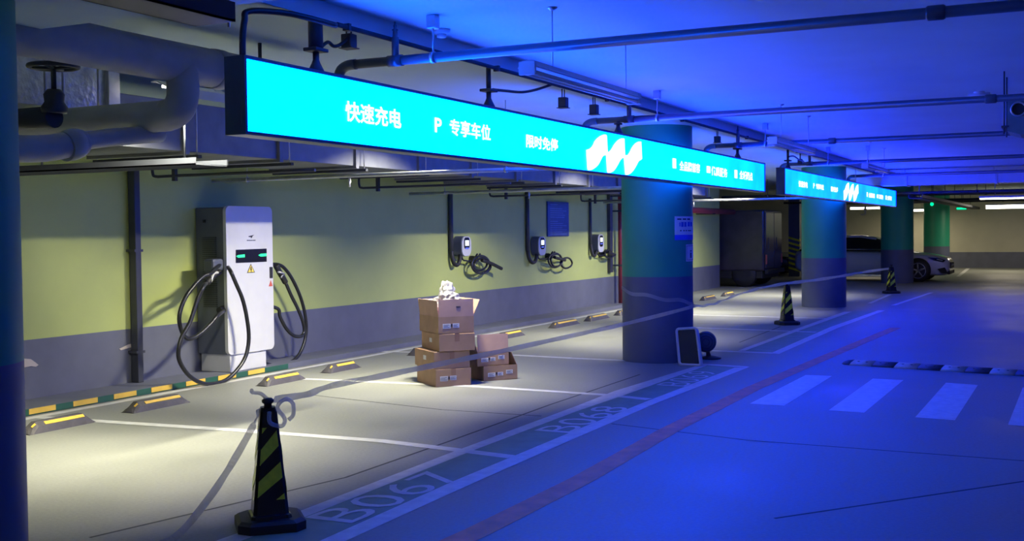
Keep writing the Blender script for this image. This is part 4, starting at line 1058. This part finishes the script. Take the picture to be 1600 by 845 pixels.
t1, P = carton(C0+u*0.035, Lu*1.0, Lv, h-0.005, 3*h, 'open cardboard box on top of the tall stack with white wrapping inside', [('front',0.17,0.0),('near',0.16,0.015),('far',0.16,0.07),('back',0.15,0.05)], 0.0, S1); box_mark(P, Lu, 0.345, 0.39, h*0.4, h*0.56, t1)
box_mark(P, Lu, 0.5, 0.62, h+0.085, h+0.095, t1)
# wrapping stuffed in the top box
wp = P(Lu*0.45, Lv*0.35, h+0.1)
t = thing('plastic_wrapping', 'crumpled white plastic wrapping sticking out of the topmost box', 'wrapping', wp)
rnd = random.Random(3)
b = MB(); bmesh.ops.create_icosphere(b.bm, subdivisions=4, radius=1.0)
for vv_ in b.bm.verts:
    d = vv_.co.normalized()
    k = 1 + 0.22*math.sin(7*d.x+3*d.y)*math.sin(6*d.z+5*d.x) + 0.07*math.sin(17*d.y+9*d.z)
    vv_.co = Vector(wp) + Vector((d.x*0.12*k, d.y*0.14*k, d.z*0.125*k + 0.0))
b.build('crumpled_sheet', 'plastic_bag', t)
b = MB(); bmesh.ops.create_icosphere(b.bm, subdivisions=4, radius=1.0)
for vv_ in b.bm.verts:
    d = vv_.co.normalized()
    k = 1 + 0.22*math.sin(6*d.x+5*d.y+2)*math.sin(6*d.z) + 0.06*math.sin(15*d.y)
    vv_.co = Vector(wp) + Vector((0.03+d.x*0.065*k, 0.02+d.y*0.075*k, 0.12 + d.z*0.11*k))
b.build('crumpled_tip', 'plastic_bag', t)
pk = P(Lu*0.16, Lv*0.4, h+0.03)
t = thing('pink_packet', 'pink wrapped packet in the topmost box beside the white wrapping', 'packet', pk)
b = MB(); bmesh.ops.create_icosphere(b.bm, subdivisions=3, radius=1.0)
for vv_ in b.bm.verts:
    d = vv_.co.normalized(); k = 1+0.15*math.sin(11*d.x+7*d.z)
    vv_.co = Vector(pk) + Vector((d.x*0.04*k, d.y*0.08*k, d.z*0.07*k))
b.build('packet', 'pink', t, smooth=True)
b = MB(); b.tube(smooth_path([Vector(pk)+Vector((0,0,0.06)),Vector(pk)+Vector((0.01,0.01,0.08)),Vector(pk)+Vector((0.0,0.02,0.1))],3), 0.01, 8); b.build('twisted_end', 'pink', t)
C1 = Vector(q[3]); u1 = (Vector(q[4])-C1); L1 = u1.length
S2 = ((0.12,0.34,0.28,0.55),(0.41,0.57,0.32,0.56),(0.66,0.86,0.42,0.68))
t1, P = carton(C1, L1, 0.45, 0.15, 0.0, 'open cardboard box at bottom of the short stack', [('far',0.13,-0.06)], 0.0, S2); box_mark(P, L1, 0.35, 0.4, 0.06, 0.085, t1)
t1, P = carton(C1+u*(-0.06)+v*0.02, L1*0.93, 0.42, 0.15, 0.151, 'open cardboard box with raised flap on top of the short stack', [('front',0.17,-0.01),('near',0.15,0.05)], 0.0, S2); box_mark(P, L1*0.93, 0.35, 0.4, 0.06, 0.085, t1)
b = None

# ================================================================== SIGN FRAME AND FLOOR FAN BY THE COLUMN
ab = [(12.200, 3.903, 0.022), (12.200, 3.660, 0.049)]; at = [(12.320, 3.976, 0.396), (12.320, 3.746, 0.413)]
A0, A1, T0, T1 = [Vector(p) for p in (ab[0],ab[1],at[0],at[1])]
A0.z = 0.012; A1.z = 0.012

t = thing('framed_board', 'black panel in a rounded silver frame leaning on the column with notices', 'sign', (12.24,3.85,0))
ex = (A1-A0); ez = (T0-A0)
nrm = ex.cross(ez).normalized(); nrm = -nrm if nrm.x > 0 else nrm
def fpt(a, c, d=0.0): return A0 + ex*a + ez*c + (T1-T0-ex)*a*c + nrm*d
b = MB()
rr = []
for (ca, cc, a0) in ((0.88,0.92,0),(0.12,0.92,90),(0.12,0.08,180),(0.88,0.08,270)):
    for k in range(6):
        a = math.radians(a0+90*k/5); rr.append((ca+0.12*math.cos(a), cc+0.08*math.sin(a)))
loop = [fpt(a,c) for a, c in rr]; loop.append(loop[0]); loop.append(loop[1])
b.tube(loop, 0.017, 8, caps=False); b.build('frame', 'white_metal', t, label='silver frame')
b = MB(); b.prism([fpt(a,c,0.004) for a, c in rr], nrm*-0.012); b.build('panel', 'black', t)
b = MB(); loop2 = [fpt(a,c,-0.05) for a, c in rr]; loop2.append(loop2[0]); b.tube(loop2, 0.014, 8, caps=False); b.build('rear_frame', 'white_metal', t, label='silver rear frame')
fc = [(12.900, 3.830, 0.196)][0]
t = thing('floor_fan', 'dark round headed stand low on the floor behind the silver framed panel', 'stand', (12.95,fc[1],0))
b = MB(); b.lathe([(0.02,-0.07),(0.1,-0.062),(0.122,-0.03),(0.124,0.0),(0.122,0.03),(0.1,0.062),(0.02,0.07)], (12.97,fc[1]-0.0,0.2), 40, axis=(0.95,0.3,0)); b.build('head', 'grey_metal', t)
b = MB()
ax = Vector((0.95,0.3,0)).normalized(); o_ = Vector((12.97,fc[1],0.2))
uu = ax.orthogonal().normalized(); vv = ax.cross(uu)
for rr_ in (0.04,0.075,0.105):
    lp = [o_ - ax*(0.072 if rr_ < 0.09 else 0.064) + (uu*math.cos(2*math.pi*k/32)+vv*math.sin(2*math.pi*k/32))*rr_ for k in range(33)]
    b.tube(lp, 0.003, 6, caps=False)
b.build('grille_rings', 'dark_metal', t)
b = MB(); b.cyl((12.99,fc[1]-0.03,0.015),(12.98,fc[1]-0.02,0.09), 0.03, 0.022); b.build('neck', 'dark_metal', t)
b = MB(); b.lathe([(0.13,0),(0.13,0.012),(0.06,0.03),(0.03,0.035)], (13.0,fc[1]-0.04,0), 32); b.build('base', 'black', t)

# ================================================================== SPEED BUMP
pa = [(12.904, 2.284, 0.000), (12.531, 0.411, 0.000)]; 
A = Vector(pa[0]); Bv = Vector(pa[1]); d = (Bv-A).normalized(); nn = Vector((-d.y,d.x,0)); nn = nn if nn.x > 0 else -nn
t = thing('speed_bump', 'rubber speed bump in dark and pale yellow blocks beyond the crosswalk', 'speed bump', A)
W = 0.36; SL = 0.245
prof = [(0,0.002),(0.05,0.022),(0.13,0.04),(W/2,0.046),(W-0.13,0.04),(W-0.05,0.022),(W,0.002)]
for k in range(18):
    o = A + d*(0.1+SL*k)
    b = MB()
    b.loft([[o+d*e + nn*p + Vector((0,0,z)) for p, z in prof] for e in (0.002,SL-0.002)])
    seg = b.build('bump_block', 'stop_rubber' if k % 2 else 'bump_yellow', t, label='dark block' if k % 2 else 'worn pale yellow block')
    for e in (0.07,0.16):
        b = MB(); b.lathe([(0.012,0),(0.012,0.003)], o+d*e+nn*0.11+Vector((0,0,0.036)), 10); b.build('bolt', 'black', seg)
b = MB(); o = A+d*0.1
b.loft([[A+d*(0.1-0.12*f)+nn*(W/2+(p-W/2)*s)+Vector((0,0,z*s)) for p, z in prof] for f, s in ((0,1),(0.6,0.85),(1,0.4))]); b.build('end_block', 'stop_rubber', t, label='dark rounded end block')

# ================================================================== CARS AND VAN
def car(x, ynose, L, W, H, paint, name, label, zsc=1.0, dark=False):
    # nose points along -y; x is the centre line
    t = thing(name, label, 'car', (x, ynose+L/2, 0), None)
    hw = W/2
    # stations: (distance from nose, sill z, belt z, half width, bonnet/deck top z)
    st = [(0.0,0.30,0.52,0.60,0.56),(0.03,0.20,0.56,0.74,0.62),(0.12,0.155,0.60,0.88,0.68),(0.35,0.15,0.66,0.96,0.74),(0.75,0.15,0.72,1.0,0.80),(1.15,0.16,0.75,1.0,0.85),
          (1.6,0.16,0.77,1.0,0.87),(2.3,0.16,0.79,1.0,0.88),(3.0,0.16,0.80,1.0,0.89),(3.6,0.17,0.81,0.98,0.90),(4.0,0.2,0.8,0.93,0.90),(4.17,0.3,0.74,0.84,0.88),(4.2,0.36,0.7,0.78,0.84)]
    k = L/4.2; kz = H/1.32
    rings = []
    for (s, z0, zb, w, zt) in st:
        s *= k; z0 *= kz; zb *= kz; zt *= kz; w = w*hw
        y = ynose+s
        zm = z0+(zb-z0)*0.55
        half = [(w*0.80,z0),(w*0.97,z0+0.05),(w*1.0,zm),(w*0.985,zb-0.03),(w*0.93,zb+(zt-zb)*0.35),(w*0.72,zb+(zt-zb)*0.85),(w*0.35,zt)]
        rings.append([(x+p,y,z) for p, z in half] + [(x-p,y,z) for p, z in reversed(half)])
    b = MB(); b.loft(rings); b.build('body', paint, t, subsurf=1)
    gs = [(1.12,0.84,0.84,0.86),(1.5,0.87,1.02,0.83),(1.95,0.88,1.22,0.78),(2.4,0.88,1.29,0.75),(3.0,0.89,1.29,0.74),(3.5,0.9,1.2,0.72),(3.85,0.9,1.02,0.72),(4.05,0.89,0.90,0.74)]
    rings = []; roof = []
    for (s, z0, z1, w) in gs:
        y = ynose+s*k; w *= hw
        z0 *= kz; z1 *= kz
        wt = w*(1-0.32*(z1-z0)/0.4)
        half = [(w*1.06,z0-0.03),(w*1.02,z0+0.02),((w*1.0+wt)/2,(z0+z1)/2),(wt,z1-0.02),(wt*0.6,z1)]
        rings.append([(x+p,y,z) for p, z in half] + [(x-p,y,z) for p, z in reversed(half)])
        if 1.9 < s < 3.6:
            roof.append([(x+wt*1.03,y,z1-0.03),(x+wt*0.9,y,z1+0.008),(x+wt*0.45,y,z1+0.02),(x-wt*0.45,y,z1+0.02),(x-wt*0.9,y,z1+0.008),(x-wt*1.03,y,z1-0.03)])
    b = MB(); b.loft(rings); b.build('window_glass', 'car_glass', t)
    b = MB(); b.loft([r + [(p[0],p[1],p[2]-0.02) for p in reversed(r)] for r in roof]); b.build('roof_panel', paint, t)
    wr = 0.31*kz
    for s in (0.80, 3.42):
        for sg in (-1,1):
            y = ynose+s*k; xo = x+sg*(hw+0.005)
            ax_ = (sg,0,0)
            b = MB(); b.lathe([(wr+0.035,-0.03),(wr+0.035,0.0),(wr*0.6,0.004)], (xo-sg*0.004,y,wr+0.01), 32, axis=ax_); b.build('wheel_arch', 'black', t)
            b = MB(); b.lathe([(wr*0.6,-0.16),(wr*0.95,-0.16),(wr,-0.13),(wr,-0.03),(wr*0.95,0.012),(wr*0.7,0.016)], (xo,y,wr), 32, axis=ax_); wh = b.build('tyre', 'black', t)
            b = MB(); b.lathe([(wr*0.7,0.0),(wr*0.7,0.016),(wr*0.64,0.018),(wr*0.62,0.006)], (xo,y,wr), 32, axis=ax_, caps=False)
            for q_ in range(5):
                a = 2*math.pi*q_/5+0.3
                p0 = Vector((xo+sg*0.014,y,wr)); p1 = p0+Vector((0,math.cos(a),math.sin(a)))*wr*0.64
                b.tube([p0,p1], [0.035,0.022], 6)
            b.build('wheel_rim', 'galv', wh)
    # lamps, grille, intakes, mirror, sill
    for sg in (-1,1):
        hl = [(0.16,0.60,0.985),(0.10,0.55,0.9),(0.11,0.60,0.88),(0.30,0.665,0.965),(0.62,0.70,1.0),(0.5,0.64,1.0)]
        b = MB(); pts = [(x+sg*hw*w*0.97, ynose+s*k, z*kz) for s, z, w in ((0.10,0.60,0.86),(0.16,0.545,0.905),(0.40,0.60,0.975),(0.56,0.685,0.985),(0.30,0.665,0.945))]
        b.prism(pts, (sg*0.03,-0.01,0)); b.build('headlight', 'car_glass', t)
        b = MB(); b.tube([(x+sg*(hw*0.88+0.03),ynose+0.17*k,0.59*kz),(x+sg*(hw*0.93+0.028),ynose+0.32*k,0.63*kz)], 0.014, 8); b.build('headlight_strip', 'lamp_glass', t)
        b = MB(); pts = [(x+sg*hw*w*0.99, ynose+s*k, z*kz) for s, z, w in ((0.05,0.23,0.78),(0.20,0.24,0.91),(0.30,0.36,0.95),(0.12,0.40,0.88))]
        b.prism(pts, (sg*0.03,-0.012,0)); b.build('side_intake', 'black', t)
        b = MB(); b.tube(smooth_path([(x+sg*(hw*0.9),ynose+1.62*k,0.9*kz),(x+sg*(hw+0.05),ynose+1.6*k,0.93*kz),(x+sg*(hw+0.13),ynose+1.6*k,0.94*kz)],3), [0.02]*3+[0.05]*3+[0.04], 10); b.build('mirror', paint, t)
        b = MB(); b.box((x+sg*hw*0.93-0.03,ynose+1.25*k,0.13*kz),(x+sg*hw*0.93+0.05,ynose+3.0*k,0.2*kz), bevel=0.01); b.build('sill', 'chrome' if not dark else 'black', t)
        b = MB(); b.tube([(x+sg*hw*0.9,ynose+1.5*k,0.9*kz),(x+sg*hw*0.93,ynose+3.6*k,0.92*kz)], 0.01, 6); b.build('window_trim', 'chrome', t)
    b = MB(); b.box((x-hw*0.5,ynose-0.02,0.36*kz),(x+hw*0.5,ynose+0.05,0.54*kz), bevel=0.015); b.build('grille', 'black', t)
    b = MB(); b.box((x-hw*0.42,ynose-0.028,0.44*kz),(x+hw*0.42,ynose-0.015,0.465*kz)); b.build('grille_bar', 'chrome', t)
    b = MB(); b.box((x-hw*0.75,ynose-0.01,0.2*kz),(x+hw*0.75,ynose+0.06,0.3*kz), bevel=0.015); b.build('front_intake', 'black', t)
    return t
car(34.65, 3.02, 4.3, 1.8, 1.33, 'car_white', 'hatchback_car', 'white hatchback car parked nose out behind the farther columns')
car(38.2, 8.0, 4.2, 1.8, 1.2, 'car_dark', 'parked_car', 'dark car half hidden between the van and the column', dark=True)

# dark van by the wall
vx0, vx1, vy0, vy1 = 28.2, 30.9, 7.2, 8.33
vy1 = 11.6
vx0, vx1 = 29.75, 31.7
t = thing('cargo_van', 'dark box van parked beside the end of the wall', 'van', ((vx0+vx1)/2, 7.3, 0))
b = MB(); b.box((vx0,7.2,0.42),(vx1,vy1,2.03), bevel=0.05); b.build('cargo_body', 'van', t)
b = MB(); b.box((vx0+0.06,7.26,0.22),(vx1-0.06,vy1-0.2,0.44), bevel=0.02); b.build('chassis', 'black', t)
for (a, c) in ((vx0+0.06,(vx0+vx1)/2-0.012),((vx0+vx1)/2+0.012,vx1-0.06)):
    b = MB(); b.box((a,7.165,0.5),(c,7.21,1.97), bevel=0.02); dr = b.build('rear_door', 'van', t)
    b = MB(); b.box((a+0.25,7.15,1.0),(a+0.29,7.17,1.3), bevel=0.006); b.build('door_bar', 'dark_metal', dr)
b = MB(); b.box((vx0+0.02,7.1,0.34),(vx1-0.02,7.2,0.46), bevel=0.02); b.build('bumper', 'black', t)
for x in (vx0+0.14,vx1-0.14):
    for y in (7.75,10.6):
        b = MB(); b.lathe([(0.15,-0.12),(0.31,-0.12),(0.33,-0.09),(0.33,0.09),(0.31,0.12),(0.15,0.12)], (x,y,0.33), 28, axis=(1,0,0)); b.build('wheel', 'black', t)
for x in (vx0+0.1,vx1-0.1):
    b = MB(); b.box((x-0.05,7.15,0.6),(x+0.05,7.175,0.85), bevel=0.01); b.build('tail_lamp', 'warn_red', t)
b = MB(); b.tube([(vx1-0.05,7.3,1.0),(vx1+0.12,7.25,1.35)], 0.015, 8); b.build('side_bar', 'dark_metal', t)
# striped post column in the gap
def striped_column(x, y, w, label):
    b = MB()
    b.mi = 0; b.box((x-w/2,y-w/2,0),(x+w/2,y+w/2,2.81))
    t = b.build('square_column', 'col_grey', loc=(x,y,0))
    tag(t, label, 'column', kind='structure')
    b = MB()
    for k in range(7):
        z = 0.15+0.16*k
        b.prism([(x-w/2-0.004,y-w/2-0.002,z),(x-w/2-0.004,y+w/2+0.002,z+0.1),(x-w/2-0.004,y+w/2+0.002,z+0.17),(x-w/2-0.004,y-w/2-0.002,z+0.07)], (0.003,0,0))
        b.prism([(x-w/2,y-w/2-0.004,z+0.07),(x-w/2+0.12,y-w/2-0.004,z+0.0),(x-w/2+0.12,y-w/2-0.004,z+0.07),(x-w/2,y-w/2-0.004,z+0.14)], (0,0.003,0))
    b.build('hazard_stripes', 'reflect_yellow', t)
striped_column(37.0, 7.95, 0.35, 'square dark column with yellow hazard stripes seen past the van')
